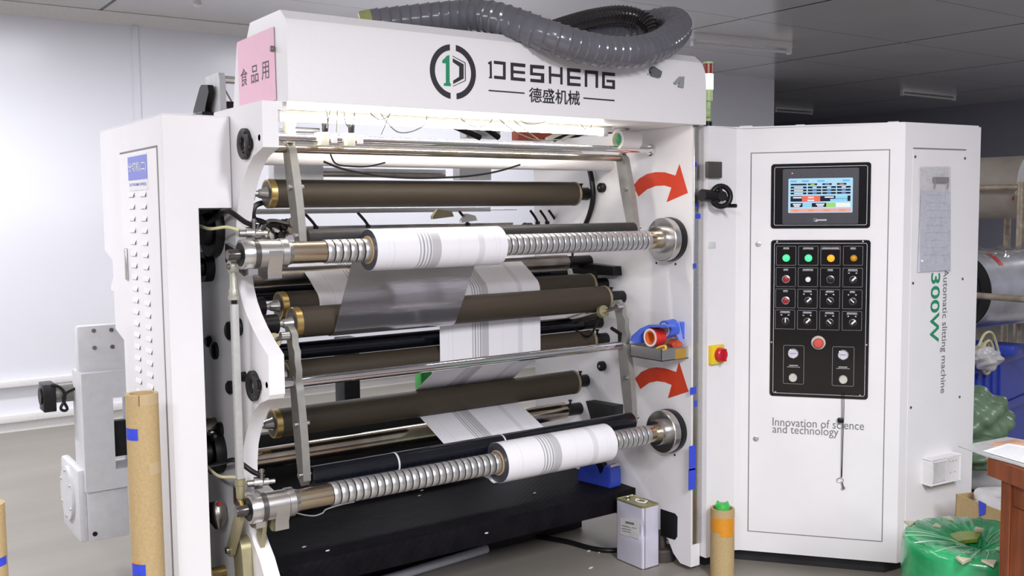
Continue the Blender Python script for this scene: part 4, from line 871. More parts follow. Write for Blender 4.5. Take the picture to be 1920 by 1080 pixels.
def micro(s0, s1, z0, z1, d, par, m=None, n=None):
    """illegible small print: a broken row of tiny blocks"""
    bm = BM(); x = s0; rr = random.Random(int(s0*1e5+z0*1e4))
    while x < s1-.0008:
        wd = rr.uniform(.0016, .0032); slab(bm, x, min(x+wd, s1), z0, z1-rr.uniform(0, .0005), d-.0002, d); x += wd+.0006
    return part('small_print', bm, m or WINK, par, flat=True)
q = rectD(1532, 411, 1550, 414, .0163); micro(q[0], q[1], q[2], q[3], .0165, SCN)
# button panel
_a = rectD(1446, 450, 1632, 452); _b = rectD(1443, 738, 1627.5, 745); s0, s1, z0, z1 = (_a[0]+_b[0])/2, (_a[1]+_b[1])/2, _b[2], _a[3]
bm = BM(); slab(bm, s0, s1, z0, z1, .003, .007, .012); PNL = part('button_panel', bm, PANEL, t, 'glossy black button panel')
bm = BM(); outline(bm, s0+.012, s1-.012, z0+.012, z1-.012, .0073, .008, .0016); part('panel_line', bm, WINK, PNL, flat=True)
for u, v in ((1457, 453), (1618, 452.5), (1446.5, 641.5), (1624.8, 646.5), (1454, 735), (1612.5, 741.5)):
    P = onD(u, v, .007); bm = BM(); cyl(bm, P, P+nD*.0015, .0035, 10); part('panel_screw', bm, STEEL, PNL)
K = mpx(onD(1535, 560))
def lampb(u, v, m, r=.0145, lab=None):
    P = onD(u, v, .007); bm = BM(); lathe(bm, P, nD, [(0, r*1.12), (.004, r*1.12), (.005, r)], 26); part('lamp_ring', bm, BLK, PNL)
    bm = BM(); lathe(bm, P+nD*.003, nD, [(0, r*.98), (.006, r*.98), (.011, r*.7), (.013, r*.3), (.0132, .0003)], 26); part('pilot_lamp', bm, m, PNL, lab)
lampb(1474.2, 483.7, GRNL, lab='lit green lamp'); lampb(1515.8, 483.8, GRNL, lab='lit green lamp'); lampb(1557.8, 484.2, ORGL, lab='lit orange lamp'); lampb(1600.5, 484.2, AMBER, .0135, 'unlit amber lamp')
def pushb(u, v, m, ring, r=.0115, lab=None):
    P = onD(u, v, .007); bm = BM(); lathe(bm, P, nD, [(0, r*1.38), (.004, r*1.34), (.005, r*1.1), (.003, r*1.02)], 26); part('button_ring', bm, ring, PNL)
    bm = BM(); lathe(bm, P, nD, [(0, r*1.02), (.007, r), (.008, r*.85), (.0078, .0003)], 26); part('push_button', bm, m, PNL, lab)
pushb(1473.7, 523.3, BTNR, STEEL, lab='dark red button'); pushb(1515, 524, PLW, BLK, .010, 'white button'); pushb(1557, 523.8, BLK, DSTEEL, lab='black button'); pushb(1473, 563.3, BTNR, STEEL, lab='dark red button')
def selector(u, v, ang):
    P = onD(u, v, .007); r = .0145; bm = BM(); lathe(bm, P, nD, [(0, r), (.004, r), (.005, r*.86), (.004, r*.8)], 26); part('selector_ring', bm, DSTEEL, PNL)
    bm = BM(); lathe(bm, P, nD, [(0, r*.8), (.006, r*.78), (.0065, .0003)], 24); part('selector_body', bm, BLK, PNL)
    a = math.radians(ang); dv = dD*math.sin(a)+V((0, 0, math.cos(a))); pv = nD.cross(dv)
    bm = BM(); obox(bm, P+nD*.006-dv*.006-pv*.0024, dv*.019, pv*.0048, nD*.007, .001); part('selector_handle', bm, PLW, PNL)
for u, v, a in ((1599.5, 524, 45), (1515.3, 563.3, 45), (1556.3, 564, -45), (1598.8, 565, -45), (1472.5, 601.7, 0), (1513.7, 602.5, 45), (1555.8, 604.2, -45), (1598.7, 605, 45)): selector(u, v, a)
for i in range(4):
    for j in range(4):
        u = (1474, 1515.5, 1557.3, 1599.5)[j] - i*.7; v = (479.5, 519.5, 559.5, 599.0)[i] + j*.9*i/3
        q = rectD(u-18.5, v-18, u+18.5, v+18, .0073); bm = BM(); outline(bm, *q, .0073, .0022, .0011); part('cell_frame', bm, GREYINK if False else mat('grey_print', (.28, .28, .30), .5), PNL, flat=True)
        wd = (10, 18, 30, 9, 8, 18, 9, 16, 8, 14, 14, 9, 17, 15, 15, 18)[i*4+j]*.5*K; c = (q[0]+q[1])/2; zt2 = q[3]-.0055
        micro(c-wd, c+wd, zt2-.004, zt2, .0074, PNL); micro(c-wd*1.1, c+wd*1.1, zt2-.0075, zt2-.006, .0074, PNL)
        if i*4+j in (7, 9, 10, 11, 12, 13, 14, 15):
            for sg in (-1, 1): micro(c+sg*.014-.003, c+sg*.014+.003, zt2-.017, zt2-.0125, .0074, PNL)
P = onD(1534.4, 642.5, .007); bm = BM(); lathe(bm, P, nD, [(0, .0275), (.001, .0275), (.0015, .021)], 36); part('stop_collar', bm, mat('beige_stop_plate', (.52, .47, .40), .5), PNL)
bm = BM(); lathe(bm, P, nD, [(0, .013), (.014, .013), (.014, .019), (.02, .020), (.026, .017), (.027, .0003)], 32); part('emergency_button', bm, ESTOP, PNL, 'red emergency stop button')
for (u, v, ku, kv, f) in ((1487.4, 662.2, 1486.7, 707.7, (1468.5, 647.5, 1507.5, 720)), (1581, 664.9, 1580.7, 711.1, (1560.3, 650, 1601.3, 724))):
    q = rectD(*f, .0073); bm = BM(); outline(bm, *q, .0073, .006, .0013); part('gauge_frame', bm, MATS['grey_print'], PNL, flat=True)
    P = onD(u, v, .007); r = .0205; bm = BM(); lathe(bm, P, nD, [(0, r), (.008, r), (.010, r*.88), (.007, r*.86)], 30); part('gauge_rim', bm, CHROME, PNL)
    bm = BM(); lathe(bm, P, nD, [(0, r*.87), (.0072, r*.86), (.0073, .0003)], 30); part('gauge_dial', bm, mat('pale_dial', (.58, .57, .66), .3, nscale=200, namp=.12), PNL)
    bm = BM(); dv = V((0, 0, 1))*.25+dD; obox(bm, P+nD*.0073-dD*.012-V((0, 0, .0012)), dD*.022, V((0, 0, .0024)), nD*.0006); part('gauge_needle', bm, GREYINK, PNL)
    P = onD(ku, kv, .007); bm = BM(); lathe(bm, P, nD, [(0, .0165), (.016, .0160), (.018, .0145), (.018, .0110), (.0172, .0003)], 30); part('regulator_knob', bm, mat('ivory_knob', (.56, .53, .49), .45), PNL)
    zz = onD(u, (v+kv)/2+1, .007).z; c = (q[0]+q[1])/2; micro(c-.017, c+.017, zz, zz+.0035, .0074, PNL); micro(c-.025, c+.025, zz-.0055, zz-.0035, .0074, PNL)
# slogan
a = onD(1448.5, 799, .0037); b = onD(1620, 806.5, .0037); sl = (a-P0).dot(dD); sr = (b-P0).dot(dD)
zb1_, zt1_ = onD(1448.5, 798, .0037).z, onD(1448.5, 782.5, .0037).z
text('Innovation of science', PD(sl, zb1_, .0037), dD, (0, 0, 1), sr-sl, zt1_-zb1_, GREYINK, CDOOR)
a2 = onD(1448.5, 814.5, .0037).z; b2 = onD(1572, 821, .0037); sr2 = (b2-P0).dot(dD)
dsc = (zt1_-zb1_)
text('and technology', PD(sl, onD(1448.5, 816, .0037).z, .0037), dD, (0, 0, 1), sr2-sl, dsc*1.28, GREYINK, CDOOR)
# key on a cord
tk = thing('key_cord', 'black cord with a toggle and a small key hanging from the button panel', 'key', onD(1578, 905, .02))
bm = BM(); tube(bm, [onD(u, v, .012) for u, v in ((1578.5, 735), (1579, 785), (1577.5, 895))], .0013, 6); part('cord', bm, BLK, tk)
bm = BM(); tube(bm, [onD(u, v, .012) for u, v in ((1582.5, 735), (1582, 785), (1578.5, 895))], .0013, 6); part('cord', bm, BLK, tk)
P = onD(1576, 788, .012); bm = BM(); obox(bm, P-dD*.012-V((0, 0, .010))-nD*.006, dD*.024, V((0, 0, .02)), nD*.014, .005); part('toggle', bm, BLK, tk)
P = onD(1575.5, 900, .012); bm = BM(); tube(bm, [P+dD*.0125*math.cos(k*math.pi/8)+V((0, 0, .0085*math.sin(k*math.pi/8))) for k in range(17)], .0012, 6, smooth=0); part('key_ring', bm, DSTEEL, tk)
P = onD(1579, 905, .012); q = onD(1581.5, 915, .012); bm = BM(); tube(bm, [P, q], .0032, 8, smooth=0); lathe(bm, q-nD*.003, nD, [(0, .0065), (.005, .0065)], 14); part('key', bm, DSTEEL, tk)
# left face fittings
def onF(u, v, d=0): return on('Y', 2.77-d, u, v)
a = onF(1322, 303); b = onF(1348, 334); bm = BM(); box(bm, a.x, b.x, 2.752, 2.771, b.z, a.z, .003); part('blank_knob', bm, mat('dark_grey_socket', (.055, .05, .046), .5), t)
a = onF(1327.5, 454); b = onF(1341.5, 466); bm = BM(); box(bm, a.x, b.x, 2.768, 2.7705, b.z, a.z, .001); part('finger_slot', bm, GREYP, t)
a = onF(1328, 648); b = onF(1352, 680); bm = BM(); box(bm, a.x, b.x, 2.752, 2.771, b.z, a.z, .003); ISO = part('isolator_plate', bm, ISOY, t, 'yellow isolator plate')
P = V(((a.x+b.x)/2+.004, 2.753, (a.z+b.z)/2)); bm = BM(); lathe(bm, P+V((.004, 0, 0)), (0, -1, 0), [(0, .029), (.020, .0275), (.023, .024)], 32); part('isolator_dial', bm, ISOR, ISO)
bm = BM(); obox(bm, P+V((-.001, -.020, -.022)), V((.010, 0, 0)), V((0, -.012, 0)), V((0, 0, .044)), .003); part('isolator_handle', bm, ISOR, ISO)
# hand wheel
P = onF(1347, 369, .035); t2 = V((.55, -.83, .0)).normalized()
bm = BM(); cyl(bm, onF(1316, 366, .03), P, .024, 22); WH_ = part('wheel_shaft', bm, BLK, t)
pl = [P+V((-.006, -.012, 0))]
d_, a_, b_ = frame(V((-.35, -.9, .05)))
c0 = onF(1352, 368, .05)
bm = BM(); ring_ = [c0+a_*.040*math.cos(k*math.pi/12)+b_*.040*math.sin(k*math.pi/12) for k in range(25)]; tube(bm, ring_, .0105, 12, smooth=0); lathe(bm, c0-d_*.014, d_, [(0, .020), (.028, .020)], 18)
for k in range(3):
    an = 2.0+k*2*math.pi/3; tube(bm, [c0, c0+(a_*math.cos(an)+b_*math.sin(an))*.039], .009, 8, smooth=0)
part('hand_wheel', bm, BLK, t)
P = onF(1366, 386, .055); bm = BM(); cyl(bm, P+V((0, .012, 0)), P+V((.004, -.035, 0)), .008, 12); part('crank_handle', bm, BLK, t)
# bevel face: panel, screws, lettering, socket
def onB(u, v, d=0): return onp(Cn+nB*d, nB, u, v)
def sB(p): return (p-Cn).dot(dB)
def PB(s, z, d=0): p = Cn+dB*s+nB*d; p.z = z; return p
sa_ = (sB(onB(1711.5, 279))+sB(onB(1700, 860)))/2; sb_ = (sB(onB(1811, 282))+sB(onB(1797, 860)))/2; zt3 = onB(1760, 281).z
bm = BM(); prism(bm, [PB(sa_, .10, -.001), PB(sb_, .10, -.001), PB(sb_, zt3, -.001), PB(sa_, zt3, -.001)], nB*.003); SPN = part('side_panel', bm, CABW, t)
bm = BM(); prism(bm, [PB(sa_, zt3, 0), PB(sb_, zt3, 0), PB(sb_, zt3+.006, 0), PB(sa_, zt3+.006, 0)], nB*.0008); part('panel_gap', bm, GAP, t)
for u, v in ((1715.7, 294), (1809, 297), (1711.5, 531), (1804.5, 523), (1707.5, 764), (1798.8, 744)):
    P = onB(u, v, .002); bm = BM(); lathe(bm, P, nB, [(0, .0055), (.002, .0055), (.003, .003)], 12); part('panel_screw', bm, DSTEEL, SPN)
dn = V((0, 0, -1))
s_lo, s_hi = sB(onB(1744.5, 575, .0025)), sB(onB(1761.5, 575, .0025))
text('1300W', PB(s_lo, onB(1752, 493, .0025).z, .0025), dn, dB, onB(1752, 493, .0025).z-onB(1752, 642, .0025).z, s_hi-s_lo, GREENINK, SPN, offset=.015)
s_lo, s_hi = sB(onB(1763, 630, .0025)), sB(onB(1775.5, 630, .0025))
text('Automatic slitting machine', PB(s_lo, onB(1768, 505, .0025).z, .0025), dn, dB, onB(1768, 505, .0025).z-onB(1768, 737, .0025).z, s_hi-s_lo, GREYINK, SPN, offset=.004)
# plastic sleeve with a sheet, clipped to the bevel face
ts = thing('document_sleeve', 'clear plastic sleeve with printed sheet clipped on the cabinet side panel', 'document sleeve', onB(1753, 510, .006))
def sheetB(pl, d, m, nm, th=.0006):
    bm = BM(); prism(bm, [onB(u, v, d) for u, v in pl], nB*th); return part(nm, bm, m, ts, flat=True)
sheetB([(1727, 357), (1783, 360), (1782, 506), (1720, 511)], .006, PAPERL, 'printed_sheet')
for k in range(9):
    a = onB(1736-k*.3, 366+k*14, .0068); b = onB(1768-k*.3+(k % 3)*5, 366+k*14, .0068)
    bm = BM(); prism(bm, [a, b, b-V((0, 0, .0016)), a-V((0, 0, .0016))], nB*.0003); part('print_line', bm, mat('faint_print', (.48, .48, .54), .5), ts, flat=True)
bm = BM(); ga = [[onB(1725+58*i/10, 312+198*j/30, .0125+.0035*math.sin(i*1.9+j*.9)+.003*math.sin(j*2.3+i*.8)) for i in range(11)] for j in range(31)]
quad_strip(bm, ga, closed=False); part('sleeve', bm, CLEAR, ts)
a = onB(1752, 332, .012); b = onB(1777, 342, .012); sA, sB_ = sB(a), sB(b)
bm = BM(); prism(bm, [PB(sA, b.z, .006), PB(sB_, b.z, .006), PB(sB_, a.z, .006), PB(sA, a.z, .006)], nB*.012); part('clip_spine', bm, mat('grey_clip', (.34, .31, .32), .35, .5), ts)
bm = BM()
for x in (sA+.002, sB_-.002): tube(bm, [PB(x, b.z, .016), PB(x, b.z-.025, .014)], .0022, 6)
part('clip_wire', bm, mat('grey_clip', (.34, .31, .32)), ts)
# wall socket box
so = thing('socket_box', 'white double switch and socket box mounted low on the cabinet side', 'socket', onB(1757, 880, .02))
a = onB(1737, 866, .0); zt4, zb4 = onB(1735, 858, 0).z, onB(1735, 905, 0).z; q0, q1 = sB(onB(1729, 880)), sB(onB(1782, 880)); dpt = .042
bm = BM(); obox(bm, PB(q0, zb4, .002), dB*(q1-q0), nB*dpt, V((0, 0, zt4-zb4)), .004); part('socket_body', bm, PLW, so)
wd = (q1-q0)/2
bm = BM(); obox(bm, PB(q0+.010, zb4+.012, dpt), dB*(wd-.014), nB*.005, V((0, 0, zt4-zb4-.024)), .002); part('rocker_switch', bm, mat('pale_grey_plastic', (.60, .59, .58), .4), so)
bm = BM(); obox(bm, PB(q0+wd+.003, zb4+.006, dpt), dB*(wd-.008), nB*.003, V((0, 0, zt4-zb4-.012)), .001); part('socket_face', bm, PLW, so)
for x, z in ((.2, .8), (.45, .8), (.7, .8), (.25, .35), (.6, .35)):
    P = PB(q0+wd+.004+(wd-.01)*x, zb4+(zt4-zb4)*z, dpt+.003); bm = BM(); obox(bm, P, dB*.006, nB*.0006, V((0, 0, .003))); part('socket_slot', bm, GREYINK, so)
# tags on the cabinet top
for k, (u, v, w_, lab) in enumerate(((1387, 232, .05, 'white plastic strip lying on the left front edge of the control cabinet'), (1492, 229, .035, 'torn dark label scrap on the middle top edge of the control cabinet'), (1665, 225, .04, 'grey torn label scrap near the right front corner of the cabinet top'))):
    P = onD(u, v, -.02); P.z = ZCT+.0005; bm = BM(); obox(bm, P, dD*w_, -nD*.05, V((0, 0, .004)) if k else V((0, 0, .006))); solo('label_scrap', bm, (PLW, GREYP, GREYP)[k], lab, 'scrap', 'scraps on top of the control cabinet')

# signal tower
P = on('Y', 2.95, 1327, 236); P.z = ZCT
t = thing('signal_tower', 'signal light tower with red and lit green lens behind the beam end', 'signal light', P)
k = mpx(P+V((0, 0, .2)))
def sz(v): return on('Y', 2.95, 1327, v).z
def seg(nm, v0, v1, r, m, sh=None):
    bm = BM(); lathe(bm, (P.x, P.y, min(sz(v0), sz(v1))), (0, 0, 1), [(0, r*.95), (.001, r), (abs(sz(v0)-sz(v1))-.001, r), (abs(sz(v0)-sz(v1)), r*.95)], 26); return part(nm, bm, m, t, sh)
bm = BM(); lathe(bm, P, (0, 0, 1), [(0, .018), (sz(228)-P.z, .018)], 20); part('tower_base', bm, BLK, t)
seg('neck', 222, 228, .013, BEACON)
bm = BM(); z = sz(213.5); lathe(bm, (P.x-.004, P.y, z-.0), (.6, -.8, 0), [(-.012, .014), (-.010, .018), (.012, .018), (.014, .014)], 24); part('swivel', bm, BEACON, t)
seg('stem', 190, 206, .012, BEACON); seg('tower_body', 168, 190, .0205, BEACON); seg('green_lens', 139, 168, .0225, BEAL, 'lit green lens'); seg('red_lens', 120, 139, .0195, LAMPR, 'unlit red lens'); seg('cap', 116, 120, .0205, BEACON)

# ================================================================== THINGS ON THE FLOOR
def tape_band(bm, P, r, a0, a1, z0, z1, n=14, skew=0):
    """curved tape patch on a vertical tube; angles seen from above"""
    ro = [[(P.x+rr*math.cos(math.radians(a0+(a1-a0)*i/n)), P.y+rr*math.sin(math.radians(a0+(a1-a0)*i/n)), z + (skew*i/n if z == z1 else 0)) for i in range(n+1)] for z, rr in ((z0, r), (z0, r+.0007), (z1, r+.0007), (z1, r))]
    quad_strip(bm, ro, closed=False)
def core_tube(P, r, ri, h, label, group='cardboard core tubes on the floor'):
    t = thing('cardboard_tube', label, 'cardboard tube', P, group); bm = BM(); ringtube(bm, P, (0, 0, 1), h, r, ri, 48); part('tube_wall', bm, CARD, t); return t
P = on('Y', 2.95, 272, 900); P.z = 0; zt5 = on('Y', 2.95-.01, 268, 738).z; r = .0455
va = math.degrees(math.atan2(-P.y, -P.x))
t = core_tube(P, r, .034, zt5, 'tall cardboard core tube with blue tape standing by the louvred cabinet')
def uz(v, Y=2.9): return on('Y', Y, 268, v).z
bm = BM(); tape_band(bm, P, r, va-78, va-18, uz(827), uz(805)); part('tape_patch', bm, BTAPE, t, 'blue tape patch')
bm = BM(); tape_band(bm, P, r, va-76, va-10, uz(1095), uz(1062)); part('tape_patch', bm, BTAPE, t, 'blue tape patch')
bm = BM(); tape_band(bm, P, r, va-78, va-30, uz(1061), uz(1057)); part('tape_edge', bm, OTAPE, t)
CLT = mat('clear_tape', (.50, .38, .22), .3, namp=.03)
bm = BM(); tape_band(bm, P, r, va-8, va+70, uz(762), uz(742)); part('clear_tape', bm, CLT, t)
bm = BM(); tape_band(bm, P, r, va+15, va+70, uz(895), uz(872)); part('clear_tape', bm, CLT, t)
bm = BM(); tape_band(bm, P, r, va-12, va-7, uz(762), uz(742)); part('tape_edge', bm, mat('brown_mark', (.25, .15, .05), .5), t)
P = on('Y', 2.62, -29, 1010); P.z = 0; t = core_tube(P, .047, .036, on('Y', 2.6, -5, 945).z, 'cardboard core tube cut off by the left edge of the photo')
bm = BM(); tape_band(bm, P, .047, va-80, va+75, on('Y', 2.6, 0, 1058).z, on('Y', 2.6, 0, 1042).z); part('tape_patch', bm, BTAPE, t, 'blue tape band')
P = V((2.919, 2.694, 0)); va2 = math.degrees(math.atan2(-P.y, -P.x)); zt6 = on('Y', 2.694, 1351, 953).z
t = core_tube(P, .0475, .038, zt6, 'short cardboard core tube with orange tape in front of the control cabinet')
bm = BM(); tape_band(bm, P, .0475, va2-72, va2+78, on('Y', 2.65, 1351, 1004).z, on('Y', 2.65, 1351, 977).z); part('tape_patch', bm, OTAPE, t, 'orange tape band')
bm = BM(); tape_band(bm, P, .0475, va2-10, va2+74, on('Y', 2.65, 1351, 1011).z, on('Y', 2.65, 1351, 1003).z); part('tape_patch', bm, OTAPE, t, 'orange tape band')
ta = thing('spray_can', 'green-capped spray can standing inside the short cardboard tube', 'spray can', P.copy())
bm = BM(); lathe(bm, P, (0, 0, 1), [(0, .030), (.002, .032), (zt6-.03, .032), (zt6-.012, .028)], 32); part('can_body', bm, PLW, ta)
bm = BM(); lathe(bm, P+V((0, 0, zt6-.015)), (0, 0, 1), [(0, .031), (.004, .0315), (.018, .030), (.030, .0265), (.031, .024)], 32); CAPG = part('cap', bm, GRNC, ta)
vd = V((-P.x, -P.y, 0)).normalized(); pd = V((-vd.y, vd.x, 0))
for sg in (-1, 1):
    bm = BM(); prism(bm, [P+V((0, 0, zt6+.012))+pd*sg*x+V((0, 0, z)) for x, z in ((.008, 0), (.026, -.006), (.024, .012), (.018, .018), (.010, .010))], vd*.016); part('cap_wing', bm, GRNC, ta)
bm = BM(); obox(bm, P+vd*.024-pd*.007+V((0, 0, zt6+.001)), pd*.014, vd*.004, V((0, 0, .008))); part('nozzle', bm, mat('dark_green_nozzle', (.01, .12, .02), .4), ta)
# tin can
TX0, TX1, TYa, TYb, TH = 2.709, 2.803, 2.933, 3.098, .262
t = thing('tin_can', 'dented white rectangular tin can with olive top beside the black platform', 'tin', V(((TX0+TX1)/2, (TYa+TYb)/2, 0)))
def tin_ring(z, dent, ins=0, rr=.010):
    pts = []
    for cx, cy, a0 in ((TX1-rr, TYb-rr, 0), (TX0+rr, TYb-rr, 90), (TX0+rr, TYa+rr, 180), (TX1-rr, TYa+rr, 270)):
        for k in range(5):
            a = math.radians(a0+22.5*k); p = V((cx+(rr-ins)*math.cos(a), cy+(rr-ins)*math.sin(a), z))
            if a0 == 180: p += V((.012, .008, 0))*dent*(.6+.4*math.sin(k))
            pts.append(p)
    return pts
bm = BM(); zs = [.004]+[TH*i/16 for i in range(1, 16)]+[TH-.004]
quad_strip(bm, [tin_ring(z, math.exp(-((z-.165)/.035)**2)) for z in zs]); part('tin_body', bm, TINW, t, sharp=40)
bm = BM(); tube(bm, [tin_ring(z, math.exp(-((z-.165)/.035)**2))[14]-V((0, .0004, 0))+V((.002, 0, 0)) for z in zs], .0013, 6, smooth=0); part('tin_seam', bm, DSTEEL, t)
bm = BM(); quad_strip(bm, [tin_ring(0, 0, -.0015), tin_ring(.004, 0, -.0015)]); part('base_rim', bm, DSTEEL, t)
bm = BM(); quad_strip(bm, [tin_ring(TH-.005, 0, -.001), tin_ring(TH, 0, -.0015), tin_ring(TH+.001, 0, .002), tin_ring(TH-.003, 0, .004)]); part('tin_top', bm, TING, t)
P = on('Z', TH, 1177, 933.5); bm = BM(); lathe(bm, P-V((0, 0, .003)), (0, 0, 1), [(0, .016), (.004, .016), (.005, .014), (.002, .013)], 24); part('spout_rim', bm, STEEL, t)
bm = BM(); cyl(bm, P-V((0, 0, .002)), P+V((0, 0, .0005)), .013, 24); part('spout_hole', bm, BLK, t)
P = on('Z', TH, 1203, 939.5); ax_ = V((.3, -1, 0)).normalized(); bx_ = V((1, .3, 0)).normalized(); bm = BM()
tube(bm, [P+ax_*.02+bx_*.012, P+ax_*.024+V((0, 0, .004)), P+ax_*.02-bx_*.012, P-ax_*.02-bx_*.012, P-ax_*.024+V((0, 0, .004)), P-ax_*.02+bx_*.012, P+ax_*.02+bx_*.012], .0035, 8, smooth=4); part('tin_handle', bm, PLW, t)
bm = BM(); obox(bm, P-ax_*.012-bx_*.006, ax_*.024, bx_*.012, V((0, 0, .004)), .001); part('handle_bridge', bm, DSTEEL, t)
q = [on('X', TX0-.0006, u, v) for u, v in ((1163, 970), (1199, 978), (1198, 1011), (1163, 1001))]
bm = BM(); prism(bm, q, V((-.0006, 0, 0))); part('tin_label', bm, mat('cream_label', (.62, .60, .60), .5), t, 'paper label')
bm = BM()
for (u0, v0, u1, v1, h) in ((1173, 979, 1189, 982.5, 4), (1165, 985, 1181, 989, 1.4), (1184, 989, 1194, 991, 1.2), (1165, 990.5, 1183, 994, 1.2), (1166, 995, 1183, 998.5, 1.2)):
    prism(bm, [on('X', TX0-.0014, u, v) for u, v in ((u0, v0-h/2), (u1, v1-h/2), (u1, v1+h/2), (u0, v0+h/2))], V((-.0003, 0, 0)))
part('small_print', bm, GREYINK, t, flat=True)
# pipe, hoses and scraps under the platform
a, b = on('Z', .02, 760, 1075), on('Z', .02, 912, 1029); bm = BM(); cyl(bm, a+(a-b)*1.2, b, .019, 18); solo('grey_pipe', bm, mat('grey_pvc_pipe', (.55, .55, .60), .4, namp=.05), 'grey plastic pipe lying on the floor along the platform', 'pipe')
bm = BM(); tube(bm, [on('Z', .012, u, v) for u, v in ((1000, 1005), (1060, 1015), (1110, 1028), (1150, 1032), (1200, 1025), (1236, 1008))], .011, 10); solo('black_cable', bm, BLK, 'black cable on the floor running behind the white tin', 'cable')
for k, (u, v, m) in enumerate(((1107, 1065, PAPER), (1104, 1033, PAPER), (1125, 1035, PAPER))):
    P = on('Z', .001, u, v); bm = BM(); prism(bm, [P+V((x, y, 0)) for x, y in ((-.012, -.003), (.004, -.006), (.016, .001), (.003, .006))], V((0, 0, .002))); solo('paper_scrap', bm, m, ('white paper scrap on the floor in front of the tin', 'left one of two tiny paper scraps on the floor left of the tin', 'right one of two tiny paper scraps on the floor left of the tin')[k], 'scrap', 'paper scraps on the floor')
# offcuts of film lying on the platform
bm = BM(); tube(bm, [on('Z', .279, u, v) for u, v in ((556, 962), (572, 966), (590, 967), (605, 962), (612, 955), (640, 946), (664, 941))], .003, 6); solo('film_offcut', bm, PLW, 'curled white film offcut on the platform under the lower shaft', 'offcut', 'film offcuts on the platform')
for k, (u, v) in enumerate(((532, 976), (570, 1026), (614, 1033), (791, 920), (786, 930), (1002, 925), (912, 1000))):
    P = on('Z', .2775, u, v); bm = BM(); prism(bm, [P+V((x, y, 0)) for x, y in ((-.008, -.002), (.004, -.004), (.009, .001), (.0, .004))], V((0, 0, .003))); solo('film_offcut', bm, PLW, 'tiny white film offcut lying on the black platform', 'offcut', 'film offcuts on the platform')

# wrapped green roll
P = on('Z', .40, 1838, 1008); P.z = 0; GR = .238
t = thing('wrapped_roll', 'large green roll wrapped in clear film standing before the control cabinet', 'wrapped roll', P)
bm = BM(); prof = [(0, GR*.97), (.02, GR), (.36, GR), (.385, GR*.99), (.398, GR*.95), (.402, GR*.85), (.394, GR*.5), (.375, GR*.25), (.36, GR*.12), (.355, .002)]
seg_ = 72; rings = [[P+V((math.cos(2*math.pi*i/seg_)*r_*(1+.006*math.sin(i*3.1+k)), math.sin(2*math.pi*i/seg_)*r_*(1+.006*math.sin(i*3.1+k)), z+(.004*math.sin(i*2.6+k*1.3) if 2 < k < 9 else 0))) for i in range(seg_)] for k, (z, r_) in enumerate(prof)]
quad_strip(bm, rings); part('roll_body', bm, GRNW, t, sharp=60)
Q = on('Z', .395, 1808, 1000); bm = BM(); prism(bm, [Q+V((x, y, -.018)) for x, y in ((-.07, -.02), (.0, -.045), (.07, -.02), (.05, .03), (-.03, .035))], V((0, 0, .012))); part('centre_patch', bm, mat('yellow_green_film', (.25, .33, .05), .3, nscale=20, namp=.4), t)
PK2 = mat('pale_torn_paper', (.66, .60, .44), .5)
for (u, v, ang, sc_) in ((1804, 1050, 0, 1.1), (1856, 1055, .3, 1.1), (1778, 972, .8, .9), (1832, 992, -.5, .8), (1705, 981, .2, .9), (1757, 985, 1.2, .5)):
    Q = on('Z', .402, u, v); Q.z = .397; bm = BM(); c_, s_ = math.cos(ang), math.sin(ang)
    prism(bm, [Q+V(((x*c_-y*s_)*sc_, (x*s_+y*c_)*sc_, 0)) for x, y in ((-.022, -.014), (.026, -.012), (.008, .024))], V((0, 0, .008))); part('torn_patch', bm, PK2, t)
for k in range(16):
    a = 2.2+k*.27+.1*math.sin(k*5); bm = BM()
    tube(bm, [P+V((math.cos(a+.5*f)*GR*f_, math.sin(a+.5*f)*GR*f_, z+.004)) for f, f_, z in ((0, .98, .394), (.15, .7, .400), (.3, .4, .388), (.4, .2, .37))], .0018, 5); part('wrap_fold', bm, mat('pale_green_fold', (.30, .60, .36), .25), t)
# carton with bag
Pc = V((3.61, 2.115, 0)); a_ = V((-.31, -.95, 0)).normalized(); b_ = V((.95, -.31, 0)).normalized(); hC = on('X', 3.61, 1787, 925).z
t = thing('carton', 'open cardboard carton with blue tape behind the green wrapped roll', 'carton', Pc+a_*.2+b_*.15)
La, Lb = .40, .30
for o_, e1, e2 in ((Pc, a_*La, b_*.004), (Pc+b_*(Lb-.004), a_*La, b_*.004), (Pc, a_*.004, b_*Lb), (Pc+a_*(La-.004), a_*.004, b_*Lb)):
    bm = BM(); obox(bm, V((o_.x, o_.y, .0)), e1, e2, V((0, 0, hC))); part('carton_wall', bm, CARD, t)
bm = BM(); obox(bm, V((Pc.x, Pc.y, 0)), a_*La, b_*Lb, V((0, 0, .004))); part('carton_bottom', bm, CARD, t)
q = [onp(Pc-b_*.001, b_, u, v) for u, v in ((1835, 938), (1849, 945), (1848, 964), (1836, 969))]
bm = BM(); prism(bm, q, b_*-.0008); part('tape_patch', bm, BTAPE, t, 'blue tape patch')
c_ = Pc+a_*.2+b_*.15; bm = BM(); bmesh.ops.create_icosphere(bm, subdivisions=4, radius=1)
for v in bm.verts:
    n_ = v.co.copy(); k_ = 1+.10*math.sin(n_.x*5+n_.y*3)+.08*math.sin(n_.z*7+n_.x*4); n_ = V([math.copysign(abs(q)**.45, q) for q in n_]); v.co = V((c_.x, c_.y, .22))+a_*(n_.x*.165*k_)+b_*(n_.y*.115*k_)+V((0, 0, n_.z*.165*k_))
solo('plastic_bag', bm, MILKY, 'milky plastic bag bulging out of the open cardboard carton', 'bag')
